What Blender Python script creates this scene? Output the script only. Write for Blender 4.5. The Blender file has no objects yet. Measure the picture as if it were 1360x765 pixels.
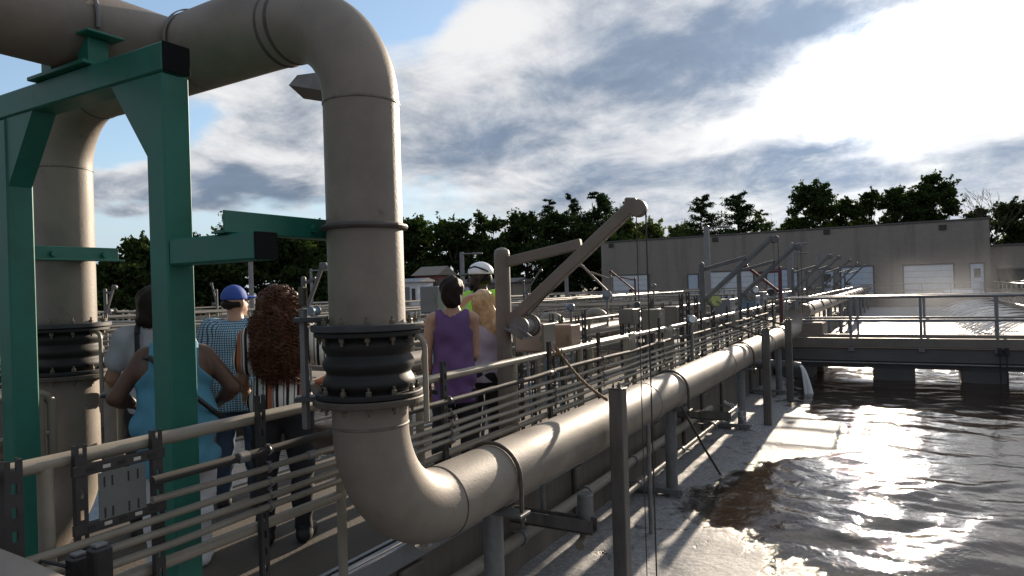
import bpy, bmesh, math, random
import numpy as np
from mathutils import Vector, Matrix
R = math.radians
PI = math.pi
scene = bpy.context.scene
C = scene.collection
rng = random.Random(7)

# ------------------------------------------------------------------ camera
HC, FPX, ROLL = 1.60, 907.0, 0.030
VPX = 1200.0
YAW = math.atan((VPX - 680.0) / FPX)
SA, CA = math.sin(YAW), math.cos(YAW)
cam_d = bpy.data.cameras.new("camera")
cam = bpy.data.objects.new("camera", cam_d)
C.objects.link(cam)
cam_d.sensor_fit = 'HORIZONTAL'
cam_d.sensor_width = 36.0
cam_d.lens = FPX / 1360.0 * 36.0
cam_d.clip_start = 0.05
cam_d.clip_end = 3000.0
cam.matrix_world = (Matrix.Translation((0, 0, HC)) @ Matrix.Rotation(YAW, 4, 'Z')
                    @ Matrix.Rotation(PI / 2, 4, 'X') @ Matrix.Rotation(-ROLL, 4, 'Z'))
scene.camera = cam

# a pixel of the photograph gives a direction; the distance comes from a plane the thing touches
def uv(px, py):
    dx, dy = px - 680.0, py - 382.5
    cr, sr = math.cos(ROLL), math.sin(ROLL)
    return (dx * cr - dy * sr) / FPX, (dx * sr + dy * cr) / FPX
def at_d(px, py, d):
    t, v = uv(px, py)
    return Vector((d * (t * CA - SA), d * (t * SA + CA), HC - v * d))
def at_z(px, py, z):
    t, v = uv(px, py)
    return at_d(px, py, (HC - z) / v)
def at_X(px, py, X):
    t, v = uv(px, py)
    return at_d(px, py, X / (t * CA - SA))
def at_Y(px, py, Y):
    t, v = uv(px, py)
    return at_d(px, py, Y / (t * SA + CA))

# ------------------------------------------------------------------ sun, sky, exposure
SUN_PX = (1158, 105)
_t, _v = uv(*SUN_PX)
SUN_DIR = Vector((_t * CA - SA, _t * SA + CA, -_v)).normalized()
SUN_EL = math.asin(SUN_DIR.z)
SUN_AZ = math.atan2(SUN_DIR.x, SUN_DIR.y)
sun_d = bpy.data.lights.new("sun", 'SUN')
sun_d.energy = 5.0
sun_d.angle = R(0.6)
sun_d.color = (1.0, 0.84, 0.66)
sun = bpy.data.objects.new("sun", sun_d)
C.objects.link(sun)
sun.rotation_euler = SUN_DIR.to_track_quat('Z', 'Y').to_euler()

world = bpy.data.worlds.new("World")
scene.world = world
world.use_nodes = True
wt = world.node_tree
for n in list(wt.nodes):
    wt.nodes.remove(n)

class S:
    """a shader socket with arithmetic"""
    nt = None
    def __init__(s, sock): s.s = sock
    @staticmethod
    def m(op, *a, clamp=False):
        n = S.nt.nodes.new('ShaderNodeMath'); n.operation = op; n.use_clamp = clamp
        for i, x in enumerate(a):
            if isinstance(x, S): S.nt.links.new(x.s, n.inputs[i])
            else: n.inputs[i].default_value = x
        return S(n.outputs[0])
    def __add__(a, b): return S.m('ADD', a, b)
    __radd__ = __add__
    def __sub__(a, b): return S.m('SUBTRACT', a, b)
    def __rsub__(a, b): return S.m('SUBTRACT', b, a)
    def __mul__(a, b): return S.m('MULTIPLY', a, b)
    __rmul__ = __mul__
    def __truediv__(a, b): return S.m('DIVIDE', a, b)
    def __rtruediv__(a, b): return S.m('DIVIDE', b, a)
    def pow(a, b): return S.m('POWER', a, b)
def sstep(x, lo, hi):
    n = S.nt.nodes.new('ShaderNodeMapRange'); n.interpolation_type = 'SMOOTHSTEP'
    S.nt.links.new(x.s, n.inputs[0])
    for i, v in ((1, lo), (2, hi), (3, 0.0), (4, 1.0)): n.inputs[i].default_value = v
    return S(n.outputs[0])
def cmix(f, a, b, mode='MIX'):
    n = S.nt.nodes.new('ShaderNodeMix'); n.data_type = 'RGBA'; n.blend_type = mode
    n.clamp_factor = True
    for sock, x in ((n.inputs[0], f), (n.inputs[6], a), (n.inputs[7], b)):
        if isinstance(x, S): S.nt.links.new(x.s, sock)
        elif isinstance(x, (tuple, list)): sock.default_value = (*x, 1.0)
        else: sock.default_value = x
    return S(n.outputs[2])
def xyz(x, y, z):
    n = S.nt.nodes.new('ShaderNodeCombineXYZ')
    for i, v in enumerate((x, y, z)):
        if isinstance(v, S): S.nt.links.new(v.s, n.inputs[i])
        else: n.inputs[i].default_value = v
    return S(n.outputs[0])
def noise(vec, scale, detail=6.0, rough=0.55, dist=0.0):
    n = S.nt.nodes.new('ShaderNodeTexNoise'); n.noise_dimensions = '3D'
    if vec is not None: S.nt.links.new(vec.s, n.inputs['Vector'])
    n.inputs['Scale'].default_value = scale
    n.inputs['Detail'].default_value = detail
    n.inputs['Roughness'].default_value = rough
    n.inputs['Distortion'].default_value = dist
    return S(n.outputs['Fac'])

S.nt = wt
tc = wt.nodes.new('ShaderNodeTexCoord')
sp = wt.nodes.new('ShaderNodeSeparateXYZ')
wt.links.new(tc.outputs['Generated'], sp.inputs[0])
dx_, dy_, dz_ = S(sp.outputs[0]), S(sp.outputs[1]), S(sp.outputs[2])
az = S.m('ARCTAN2', dx_, dy_)
el = S.m('ARCSINE', dz_)
zz = S.m('MAXIMUM', dz_, 0.0) + 0.27
cu, cv = dx_ / zz, dy_ / zz
def azel(px, py):
    t, v = uv(px, py)
    d = Vector((t * CA - SA, t * SA + CA, -v)).normalized()
    return math.atan2(d.x, d.y), math.asin(d.z)
wob = (noise(xyz(cu, cv, 3.0), 1.9, 3.0, 0.62) - 0.5)
wob2 = (noise(xyz(cu, cv, 9.0), 1.9, 3.0, 0.62) - 0.5)
azw = az + wob * 0.26
elw = el + wob2 * 0.13
def vm(op, *a):
    n = wt.nodes.new('ShaderNodeVectorMath'); n.operation = op
    for i, x in enumerate(a):
        if isinstance(x, S): wt.links.new(x.s, n.inputs[i])
        else: n.inputs[i].default_value = x
    return S(n.outputs[1] if op == 'DOT_PRODUCT' else n.outputs[0])
aev = xyz(azw, elw, 0.0)
def blobs(lst):
    """soft cloud masses fixed at directions of the sky"""
    r = 0.0
    for px, py, wx, wy, amp in lst:
        a0, e0 = azel(px, py)
        k0, k1 = FPX / wx, FPX / wy
        d = vm('MULTIPLY_ADD', aev, (k0, k1, 0), (-a0 * k0, -e0 * k1, 0))
        r = S.m('MULTIPLY_ADD', S.m('POWER', math.exp(-1), vm('DOT_PRODUCT', d, d)), amp, r)
    return r
n_cov = noise(xyz(cu, cv, 0.0), 1.25, 4.0, 0.58, 0.15)
n_fin = noise(xyz(cu, cv, 5.0), 3.2, 7.0, 0.66, 0.3)
n_sun = noise(xyz(cu, cv - 0.15, 0.0), 1.25, 4.0, 0.58, 0.15)     # the same clouds seen a step towards the sun
n_fin2 = noise(xyz(cu, cv - 0.07, 5.0), 3.2, 7.0, 0.66, 0.3)
# cover: open blue to the left, closed cloud towards the sun
away = 1.0 - sstep(dx_ * SUN_DIR.x + dy_ * SUN_DIR.y + dz_ * SUN_DIR.z, -0.30, 0.36)   # unseen grey cloud added opposite the sun to dim the fill light
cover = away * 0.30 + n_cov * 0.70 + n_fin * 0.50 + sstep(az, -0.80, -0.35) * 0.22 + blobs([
    (320, 115, 100, 36, 0.24), (400, 190, 120, 60, 0.30), (330, 235, 110, 26, 0.22), (190, 250, 120, 22, 0.34), (350, 60, 60, 40, .12),
    (620, 150, 170, 90, 0.20), (640, 40, 120, 50, 0.12), (900, 90, 260, 90, 0.35), (548, 20, 44, 30, -0.42), (20, 110, 80, 50, -0.16),
    (200, 180, 80, 36, -0.26), (150, 325, 140, 34, -0.26), (70, 40, 90, 60, -0.15), (300, 170, 40, 26, -0.15)])
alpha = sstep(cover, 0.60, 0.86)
# thick, dark bellies
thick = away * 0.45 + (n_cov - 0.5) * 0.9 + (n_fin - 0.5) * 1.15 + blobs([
    (640, 190, 150, 36, 0.55), (590, 150, 60, 50, 0.22), (830, 125, 120, 32, 0.50), (930, 65, 150, 46, 0.72), (1090, 18, 160, 26, 0.62), (800, 40, 60, 40, 0.25),
    (700, 115, 45, 40, 0.22), (200, 252, 120, 16, 0.52), (345, 262, 90, 16, 0.42), (410, 160, 50, 40, 0.22), (330, 130, 90, 30, -0.25), (370, 215, 90, 18, -0.3), (600, 262, 200, 14, 0.26),
    (1050, 205, 90, 34, 0.50), (960, 240, 200, 22, 0.34), (1150, 215, 100, 26, 0.30), (760, 232, 110, 12, 0.22), (1310, 225, 90, 40, 0.34),
    (610, 45, 90, 50, -0.42), (690, 45, 66, 44, -0.38), (1190, 125, 120, 52, -0.60), (1320, 80, 70, 70, -0.50), (960, 165, 130, 18, -0.40), (640, 243, 120, 12, -0.3),
    (880, 205, 140, 14, -0.3), (1130, 245, 40, 22, -0.35)])
lit = (n_cov - n_sun) * 2.4 + (n_fin - n_fin2) * 2.8
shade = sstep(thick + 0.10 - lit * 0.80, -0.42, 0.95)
cosv = S.m('MAXIMUM', dx_ * SUN_DIR.x + dy_ * SUN_DIR.y + dz_ * SUN_DIR.z, 0.0)
near = cosv.pow(9.0)
glow = cosv.pow(90.0) * 0.30 + cosv.pow(900.0) * 4.0
bright = 0.46 + near * 0.03 + glow
white = cmix(1.0, xyz(bright, bright, bright), (0.99, 0.99, 1.0), 'MULTIPLY')
gb = 0.62 + n_fin * 0.75 + near * 0.45 + glow * 0.8
grey = cmix(1.0, xyz(gb, gb, gb), (0.104, 0.134, 0.182), 'MULTIPLY')
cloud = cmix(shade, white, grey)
sky = wt.nodes.new('ShaderNodeTexSky')
sky.sky_type = 'NISHITA'
sky.sun_disc = False
sky.sun_elevation = SUN_EL
sky.sun_rotation = SUN_AZ
sky.air_density = 1.0
sky.dust_density = 0.4
sky.ozone_density = 2.2
STR = 0.10
clouds10 = cmix(1.0, cloud, (1 / STR, 1 / STR, 1 / STR), 'MULTIPLY')
hz = 1.0 - sstep(el, R(1.0), R(13.0))                               # thin white haze low over the horizon
clear = cmix(hz * 0.67 + 0.25, S(sky.outputs[0]), tuple(c / STR for c in (0.28, 0.335, 0.39)))
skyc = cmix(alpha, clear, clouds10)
bgn = wt.nodes.new('ShaderNodeBackground')
bgn.inputs[1].default_value = STR
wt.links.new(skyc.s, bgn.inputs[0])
wo = wt.nodes.new('ShaderNodeOutputWorld')
wt.links.new(bgn.outputs[0], wo.inputs[0])
world.cycles.sampling_method = 'MANUAL'
world.cycles.sample_map_resolution = 512

scene.view_settings.view_transform = 'Standard'
scene.view_settings.look = 'None'
scene.view_settings.gamma = 1.0
scene.view_settings.exposure = 0.95
scene.view_settings.use_curve_mapping = False
scene.render.engine = 'CYCLES'
scene.cycles.use_denoising = True
scene.cycles.max_bounces = 6
scene.cycles.diffuse_bounces = 3
scene.cycles.glossy_bounces = 3
scene.cycles.transparent_max_bounces = 8
scene.cycles.sample_clamp_indirect = 4.0
scene.cycles.volume_step_rate = 2.0

# ------------------------------------------------------------------ materials
MATS = {}
def mat(name, col, rough=0.5, metal=0.0, var=0.18, scale=5.0, bump=0.0, bscale=60.0, dirt=None, dirt_amt=0.35,
        stretch=(1, 1, 1), spec=0.5):
    if name in MATS: return MATS[name]
    m = bpy.data.materials.new(name); m.use_nodes = True
    nt = m.node_tree; S.nt = nt
    b = nt.nodes['Principled BSDF']
    b.inputs['Roughness'].default_value = rough
    b.inputs['Metallic'].default_value = metal
    b.inputs['Specular IOR Level'].default_value = spec
    t = nt.nodes.new('ShaderNodeTexCoord')
    mp = nt.nodes.new('ShaderNodeMapping'); nt.links.new(t.outputs['Object'], mp.inputs[0])
    mp.inputs['Scale'].default_value = stretch
    v = S(mp.outputs[0])
    n1 = noise(v, scale, 8.0, 0.62)
    lo = tuple(c * (1 - var) for c in col); hi = tuple(min(1, c * (1 + var)) for c in col)
    c = cmix(sstep(n1, 0.25, 0.75), lo, hi)
    if dirt:
        n2 = noise(v, scale * 2.7, 10.0, 0.7, 0.4)
        c = cmix(sstep(n2, 0.60, 0.76) * dirt_amt, c, dirt)
        n3 = noise(v, scale * 0.6, 6.0, 0.6, 0.4)
        c = cmix(sstep(n3, 0.52, 0.75) * (dirt_amt * 0.6), c, dirt)
    nt.links.new(c.s, b.inputs['Base Color'])
    rr = rough + (n1 - 0.5) * 0.35
    nt.links.new(rr.s, b.inputs['Roughness'])
    if bump > 0:
        bn = nt.nodes.new('ShaderNodeBump')
        bn.inputs['Strength'].default_value = bump
        bn.inputs['Distance'].default_value = 0.01
        nt.links.new(noise(v, bscale, 5.0, 0.6).s, bn.inputs['Height'])
        nt.links.new(bn.outputs[0], b.inputs['Normal'])
    MATS[name] = m
    return m
mat('pipe', (0.215, 0.184, 0.152), 0.57, 0.0, 0.20, 2.6, 0.14, 60, (0.080, 0.065, 0.052), 0.75)
mat('pipe_band', (0.07, 0.06, 0.055), 0.6, 0.0, 0.3, 8)
mat('weld', (0.15, 0.13, 0.11), 0.5, 0.0, 0.3, 20)
mat('rail', (0.25, 0.222, 0.175), 0.42, 0.0, 0.15, 4, 0.05, 80, (0.16, 0.135, 0.10), 0.45)
mat('conduit', (0.2, 0.178, 0.14), 0.5, 0.0, 0.18, 5, 0.05, 90, (0.14, 0.12, 0.09), 0.45)
mat('dark_conduit', (0.030, 0.027, 0.024), 0.75, 0.0, 0.25, 6)
mat('strut', (0.028, 0.026, 0.026), 0.55, 0.0, 0.3, 12, 0.1, 70, (0.10, 0.08, 0.06), 0.4)
mat('hole', (0.45, 0.42, 0.38), 0.7, 0.0, 0.2, 20)
mat('galv', (0.17, 0.17, 0.17), 0.5, 0.25, 0.22, 9, 0.06, 60, (0.16, 0.14, 0.12), 0.4)
mat('post_steel', (0.115, 0.105, 0.095), 0.5, 0.15, 0.25, 4, 0.1, 60, (0.07, 0.06, 0.05), 0.6, (3, 3, 0.7))
mat('crane_paint', (0.165, 0.138, 0.115), 0.5, 0.0, 0.18, 4, 0.08, 60, (0.11, 0.09, 0.08), 0.5)
mat('crane_far', (0.11, 0.11, 0.112), 0.55, 0.1, 0.2, 4)
mat('red_paint', (0.09, 0.022, 0.03), 0.5, 0.0, 0.2, 4)
mat('green', (0.012, 0.135, 0.098), 0.45, 0.0, 0.20, 3, 0.08, 50, (0.018, 0.045, 0.038), 0.55)
mat('green_dark', (0.006, 0.007, 0.007), 0.8, 0.0, 0.2, 10, spec=.15)
mat('rubber', (0.008, 0.0075, 0.0075), 0.66, 0.0, 0.3, 9, 0.1, 50)
mat('flange', (0.04, 0.042, 0.046), 0.5, 0.1, 0.25, 9, 0.1, 60)
mat('flange_brown', (0.075, 0.062, 0.048), 0.55, 0.1, 0.3, 10, 0.1, 60)
mat('bolt', (0.13, 0.11, 0.08), 0.4, 0.4, 0.25, 30)
mat('concrete', (0.17, 0.15, 0.128), 0.85, 0.0, 0.22, 1.3, 0.35, 25, (0.09, 0.075, 0.06), 0.55)
mat('deck', (0.070, 0.058, 0.045), 0.9, 0.0, 0.25, 1.6, 0.4, 45, (0.06, 0.05, 0.04), 0.5)
mat('wall_wet', (0.115, 0.1, 0.083), 0.75, 0.0, 0.3, 1.8, 0.5, 20, (0.035, 0.03, 0.024), 0.85, (1, 1.6, 0.35))
mat('bridge_concrete', (0.105, 0.1, 0.096), 0.8, 0.0, 0.2, 1.2, 0.3, 20, (0.07, 0.065, 0.06), 0.6, (1, 1, 1.8))
mat('aluminium', (0.2, 0.205, 0.215), 0.45, 0.3, 0.15, 6)
mat('kick', (0.16, 0.14, 0.12), 0.6, 0.0, 0.2, 2)
mat('box_tan', (0.15, 0.135, 0.112), 0.5, 0.0, 0.12, 5, 0.05, 40, (0.16, 0.13, 0.10), 0.3)
mat('box_pink', (0.27, 0.19, 0.14), 0.5, 0.0, 0.15, 5)
mat('box_grey', (0.16, 0.168, 0.18), 0.5, 0.0, 0.12, 5)
mat('panel_grey', (0.12, 0.128, 0.12), 0.6, 0.0, 0.12, 6, 0.05, 60, (0.08, 0.08, 0.075), 0.35)
mat('blue_grey', (0.12, 0.19, 0.25), 0.5, 0.0, 0.2, 6)
mat('blue', (0.04, 0.10, 0.30), 0.4, 0.0, 0.2, 6)
mat('white', (0.72, 0.73, 0.74), 0.45, 0.0, 0.06, 5)
mat('lens_yellow', (0.42, 0.46, 0.16), 0.35, 0.0, 0.15, 8)
mat('door_blue', (0.50, 0.57, 0.66), 0.5, 0.0, 0.08, 3)
mat('door_white', (0.66, 0.69, 0.72), 0.5, 0.0, 0.06, 3)
mat('glass_dark', (0.03, 0.035, 0.04), 0.12, 0.0, 0.2, 3)
mat('roof_trim', (0.10, 0.09, 0.085), 0.6, 0.0, 0.2, 2)
mat('black', (0.012, 0.012, 0.013), 0.5, 0.0, 0.3, 12)
mat('rope', (0.19, 0.125, 0.07), 0.85, 0.0, 0.35, 60, 0.4, 120)
mat('cable', (0.05, 0.045, 0.04), 0.6, 0.2, 0.2, 20)
mat('ground', (0.07, 0.066, 0.05), 0.95, 0.0, 0.3, 0.15, 0.4, 5, (0.05, 0.065, 0.025), 0.8)
mat('bark', (0.065, 0.052, 0.040), 0.9, 0.0, 0.3, 6, 0.5, 20)
mat('shed_red', (0.20, 0.075, 0.055), 0.7, 0.0, 0.2, 3)
mat('shed_tan', (0.2, 0.175, 0.14), 0.7, 0.0, 0.2, 3)
mat('shed_ochre', (0.30, 0.20, 0.07), 0.7, 0.0, 0.2, 3)

def facade_mat():
    m = bpy.data.materials.new('facade'); m.use_nodes = True
    nt = m.node_tree; S.nt = nt; b = nt.nodes['Principled BSDF']
    t = nt.nodes.new('ShaderNodeTexCoord'); s = nt.nodes.new('ShaderNodeSeparateXYZ')
    nt.links.new(t.outputs['Object'], s.inputs[0])
    x, y, z = (S(s.outputs[i]) for i in range(3))
    v = xyz(x, y, z)
    br = nt.nodes.new('ShaderNodeTexBrick')
    nt.links.new(xyz(x + y, z, 0.0).s, br.inputs['Vector'])
    br.inputs['Color1'].default_value = (0.31, 0.272, 0.236, 1)
    br.inputs['Color2'].default_value = (0.285, 0.25, 0.216, 1)
    br.inputs['Mortar'].default_value = (0.255, 0.225, 0.195, 1)
    br.inputs['Scale'].default_value = 1.0
    br.inputs['Mortar Size'].default_value = 0.012
    br.inputs['Brick Width'].default_value = 0.41
    br.inputs['Row Height'].default_value = 0.205
    st = noise(xyz(x * 1.2, y, z * 0.12), 1.0, 6.0, 0.6)
    c = cmix(sstep(st, 0.45, 0.75) * 0.4, S(br.outputs[0]), (0.10, 0.09, 0.08))
    n2 = noise(v, 0.25, 5.0, 0.6)
    c = cmix(sstep(n2, 0.4, 0.7) * 0.25, c, (0.22, 0.20, 0.175))
    nt.links.new(c.s, b.inputs['Base Color'])
    b.inputs['Roughness'].default_value = 0.9
    MATS['facade'] = m
facade_mat()

def leaf_mat(name, c1, c2, trans=0.35):
    m = bpy.data.materials.new(name); m.use_nodes = True
    nt = m.node_tree; S.nt = nt
    nt.nodes.remove(nt.nodes['Principled BSDF'])
    g = nt.nodes.new('ShaderNodeNewGeometry')
    c = cmix(S(g.outputs['Random Per Island']), c1, c2)
    d = nt.nodes.new('ShaderNodeBsdfDiffuse'); tr = nt.nodes.new('ShaderNodeBsdfTranslucent')
    nt.links.new(c.s, d.inputs[0]); nt.links.new(cmix(1.0, c, (1.1, 1.25, 0.6), 'MULTIPLY').s, tr.inputs[0])
    mx = nt.nodes.new('ShaderNodeMixShader'); mx.inputs[0].default_value = trans
    nt.links.new(d.outputs[0], mx.inputs[1]); nt.links.new(tr.outputs[0], mx.inputs[2])
    nt.links.new(mx.outputs[0], nt.nodes['Material Output'].inputs[0])
    MATS[name] = m
leaf_mat('leaf', (0.022, 0.040, 0.016), (0.060, 0.085, 0.028), 0.25)
leaf_mat('leaf_light', (0.05, 0.075, 0.03), (0.10, 0.125, 0.045), 0.35)
leaf_mat('needle', (0.018, 0.034, 0.016), (0.045, 0.070, 0.030), 0.15)

# ------------------------------------------------------------------ objects
ROOTM = {}
def link(o, parent=None):
    C.objects.link(o)
    if parent is not None: o.parent = parent
    return o
USED_LABELS = {}
def tag(o, label=None, cat=None, group=None, kind=None):
    if label: o['label'] = label
    if cat: o['category'] = cat
    if group: o['group'] = group
    if kind: o['kind'] = kind
    return o
def thing(name, label, cat, loc=(0, 0, 0), rz=0.0, group=None):
    o = bpy.data.objects.new(name, None)
    o.empty_display_size = 0.2
    o.location = loc; o.rotation_euler = (0, 0, rz)
    link(o)
    ROOTM[o.name] = (Matrix.Translation(loc) @ Matrix.Rotation(rz, 4, 'Z')).inverted()
    return tag(o, label, cat, group)
def copy_tree(o, loc=None, rz=None, label=None, parent=None):
    c = o.copy(); C.objects.link(c)
    if parent is not None: c.parent = parent
    if loc is not None: c.location = loc
    if rz is not None: c.rotation_euler = (0, 0, rz)
    if label: c['label'] = label
    for ch in o.children: copy_tree(ch, parent=c)
    return c

class MB:
    """collects shapes in world space; build() links them as one mesh object"""
    def __init__(s): s.v = []; s.f = []; s.sm = []
    def add(s, vs, fs, smooth=False):
        o = len(s.v)
        s.v.extend([tuple(p) for p in vs])
        s.f.extend([tuple(i + o for i in f) for f in fs])
        s.sm.extend([smooth] * len(fs))
        return s
    def box(s, lo, hi, bev=0.0, M=None):
        if bev > 0:
            bm = bmesh.new(); bmesh.ops.create_cube(bm, size=1.0)
            for v in bm.verts:
                v.co = Vector([(lo[i] + hi[i]) / 2 + v.co[i] * (hi[i] - lo[i]) for i in range(3)])
            bmesh.ops.bevel(bm, geom=list(bm.edges), offset=bev, segments=1, affect='EDGES')
            bm.verts.index_update()
            vs = [v.co.copy() for v in bm.verts]; fs = [[v.index for v in f.verts] for f in bm.faces]
            bm.free()
        else:
            vs = [Vector((x, y, z)) for z in (lo[2], hi[2]) for y in (lo[1], hi[1]) for x in (lo[0], hi[0])]
            fs = [(0, 2, 3, 1), (4, 5, 7, 6), (0, 1, 5, 4), (2, 6, 7, 3), (0, 4, 6, 2), (1, 3, 7, 5)]
        if M is not None: vs = [M @ v for v in vs]
        return s.add(vs, fs)
    def cbox(s, c, size, bev=0.0, M=None):
        return s.box([c[i] - size[i] / 2 for i in range(3)], [c[i] + size[i] / 2 for i in range(3)], bev, M)
    def bar(s, a, b, w, h, bev=0.0, up=(0, 0, 1)):
        a, b = Vector(a), Vector(b); y = (b - a); L = y.length; y.normalize()
        u = Vector(up)
        x = y.cross(u)
        if x.length < 1e-4: x = y.cross(Vector((1, 0, 0)))
        x.normalize(); z = x.cross(y)
        M = Matrix((x, y, z)).transposed().to_4x4(); M.translation = a
        return s.box((-w / 2, 0, -h / 2), (w / 2, L, h / 2), bev, M)
    def tube(s, pts, r, n=14, cap=True, smooth=True):
        pts = [Vector(p) for p in pts]
        rs = r if isinstance(r, (list, tuple)) else [r] * len(pts)
        tang = []
        for i in range(len(pts)):
            a = pts[max(i - 1, 0)]; b = pts[min(i + 1, len(pts) - 1)]
            tang.append((b - a).normalized())
        t0 = tang[0]
        ref = Vector((0, 0, 1)) if abs(t0.z) < 0.9 else Vector((1, 0, 0))
        x = t0.cross(ref).normalized()
        vs = []
        for i, p in enumerate(pts):
            t = tang[i]
            x = (x - t * x.dot(t))
            if x.length < 1e-6: x = t.orthogonal()
            x.normalize(); y = t.cross(x)
            for k in range(n):
                a = 2 * PI * k / n
                vs.append(p + (x * math.cos(a) + y * math.sin(a)) * rs[i])
        fs = []
        for i in range(len(pts) - 1):
            for k in range(n):
                k2 = (k + 1) % n
                fs.append((i * n + k, i * n + k2, (i + 1) * n + k2, (i + 1) * n + k))
        s.add(vs, fs, smooth)
        if cap:
            o = len(s.v) - len(vs)
            s.f.append(tuple(o + k for k in reversed(range(n)))); s.sm.append(False)
            s.f.append(tuple(o + (len(pts) - 1) * n + k for k in range(n))); s.sm.append(False)
        return s
    def lathe(s, base, axis, prof, n=32, smooth=True):
        """prof: (radius, distance along axis)"""
        base, ax = Vector(base), Vector(axis).normalized()
        x = ax.orthogonal().normalized(); y = ax.cross(x)
        vs = []
        for r_, h in prof:
            for k in range(n):
                a = 2 * PI * k / n
                vs.append(base + ax * h + (x * math.cos(a) + y * math.sin(a)) * r_)
        fs = []
        for i in range(len(prof) - 1):
            for k in range(n):
                k2 = (k + 1) % n
                fs.append((i * n + k, i * n + k2, (i + 1) * n + k2, (i + 1) * n + k))
        return s.add(vs, fs, smooth)
    def disc(s, base, axis, r, h, n=32, bev=0.004, r0=0.0):
        """a flat ring or plate of height h"""
        s.lathe(base, axis, [(max(r0, 0.001), 0), (r - bev, 0)], n, False)
        s.lathe(base, axis, [(r - bev, 0), (r, bev)], n, False)
        s.lathe(base, axis, [(r, bev), (r, h - bev)], n, True)
        s.lathe(base, axis, [(r, h - bev), (r - bev, h)], n, False)
        s.lathe(base, axis, [(r - bev, h), (max(r0, 0.001), h)], n, False)
        if r0 > 0.01: s.lathe(base, axis, [(r0, h), (r0, 0)], n, True)
        return s
    def mesh(s, name, m=None, inv=None):
        me = bpy.data.meshes.new(name)
        vs = s.v if inv is None else [tuple(inv @ Vector(p)) for p in s.v]
        me.from_pydata(vs, [], s.f)
        me.polygons.foreach_set('use_smooth', s.sm)
        if m: me.materials.append(MATS[m] if isinstance(m, str) else m)
        if any(s.sm): me.set_sharp_from_angle(angle=R(42))
        me.update()
        return me
    def build(s, name, m, parent=None, label=None, cat=None, group=None, kind=None):
        inv = ROOTM.get(parent.name) if parent is not None else None
        o = bpy.data.objects.new(name, s.mesh(name, m, inv))
        link(o, parent)
        if inv is not None: ROOTM[o.name] = inv
        return tag(o, label, cat, group, kind)
def inst(me, name, parent, loc=(0, 0, 0), rz=0.0):
    """another object sharing mesh data, placed at a world position"""
    o = bpy.data.objects.new(name, me)
    link(o, parent)
    inv = ROOTM.get(parent.name) if parent is not None else None
    o.location = (inv @ Vector(loc)) if inv is not None else loc
    o.rotation_euler = (0, 0, rz)
    return o
def arc(c, a, b, r, n=12, t0=0.0, t1=PI / 2):
    """points on an arc: c + r*(a cos t + b sin t)"""
    c, a, b = Vector(c), Vector(a), Vector(b)
    return [c + (a * math.cos(t0 + (t1 - t0) * i / n) + b * math.sin(t0 + (t1 - t0) * i / n)) * r for i in range(n + 1)]
def hexbolt(r=0.013, h=0.020, stud=0.016):
    b = MB()
    b.lathe((0, 0, 0), (0, 0, 1), [(0.001, 0), (r, 0), (r, h * 0.85), (r * 0.85, h), (0.001, h)], 6, False)
    b.lathe((0, 0, h), (0, 0, 1), [(r * 0.5, 0), (r * 0.5, stud), (0.001, stud)], 8, False)
    return b
BOLT_UP = hexbolt().mesh('bolt', 'bolt')
_bd = hexbolt(); _bd.v = [(x, -y, -z) for x, y, z in _bd.v]
BOLT_DN = _bd.mesh('bolt', 'bolt')
# ------------------------------------------------------------------ ground, walkways, tanks
WATER_Z = -0.68
WALL_X = -2.75
TANKS = [(-2.75, 5.0), (-12.6, -4.95), (-22.4, -14.7), (-32.3, -24.5)]
TY0, TY1 = -6.0, 58.0
xs = [-1800, -36.0, -32.3, -24.5, -22.4, -14.7, -12.6, -4.95, -2.75, 5.0, 9.0, 1800]
ys = [-1800, TY0 - 4, TY0, TY1, 64.0, 3000]
gnd, wlk = MB(), MB()
for i in range(len(xs) - 1):
    for j in range(len(ys) - 1):
        x0, x1, y0, y1 = xs[i], xs[i + 1], ys[j], ys[j + 1]
        plant = 1 <= i <= 9 and 1 <= j <= 3
        if plant and j == 2 and any(abs(x0 - a) < 1e-6 for a, b in TANKS): continue
        q = [(x0, y0, 0), (x1, y0, 0), (x1, y1, 0), (x0, y1, 0)]
        (wlk if plant else gnd).add(q, [(0, 1, 2, 3)])
g_o = gnd.build('ground', 'ground', kind='structure')
w_o = wlk.build('walkway', 'deck', kind='structure')
for k, (a, b) in enumerate(TANKS):
    m = MB()
    for q in ([(a, TY0, 0), (a, TY1, 0), (a, TY1, -4), (a, TY0, -4)], [(b, TY1, 0), (b, TY0, 0), (b, TY0, -4), (b, TY1, -4)],
              [(a, TY1, 0), (b, TY1, 0), (b, TY1, -4), (a, TY1, -4)], [(b, TY0, 0), (a, TY0, 0), (a, TY0, -4), (b, TY0, -4)]):
        m.add(q, [(0, 1, 2, 3)])
    m.build('tank_wall', 'wall_wet', kind='structure')
# edge angle along the deck and strips beside it
m = MB()
for k, (x, z0, z1, w) in enumerate(((-2.735, -0.10, 0.030, 0.03), (-2.80, 0.004, 0.022, 0.045), (-2.88, 0.004, 0.016, 0.03))):
    m.box((x - w / 2, -3.0, z0), (x + w / 2, 16.9, z1), 0.003)
m.build('deck_edge_strip', 'aluminium', kind='structure')
# concrete corbels on the tank wall
corb = MB()
corb.box((-0.0, -0.11, -0.9), (0.045, 0.11, -0.12), 0.012)
cme = corb.mesh('corbel', 'wall_wet')
wall_l = [o for o in C.objects if o.name.startswith('tank_wall')][0]
for k in range(12):
    o = inst(cme, 'corbel', wall_l, (WALL_X + 0.001, 2.3 + k * 1.21 + rng.uniform(-.15, .15), 0))
    o.scale = (1, 0.8 + 0.5 * rng.random(), 0.9 + 0.3 * rng.random())

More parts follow.
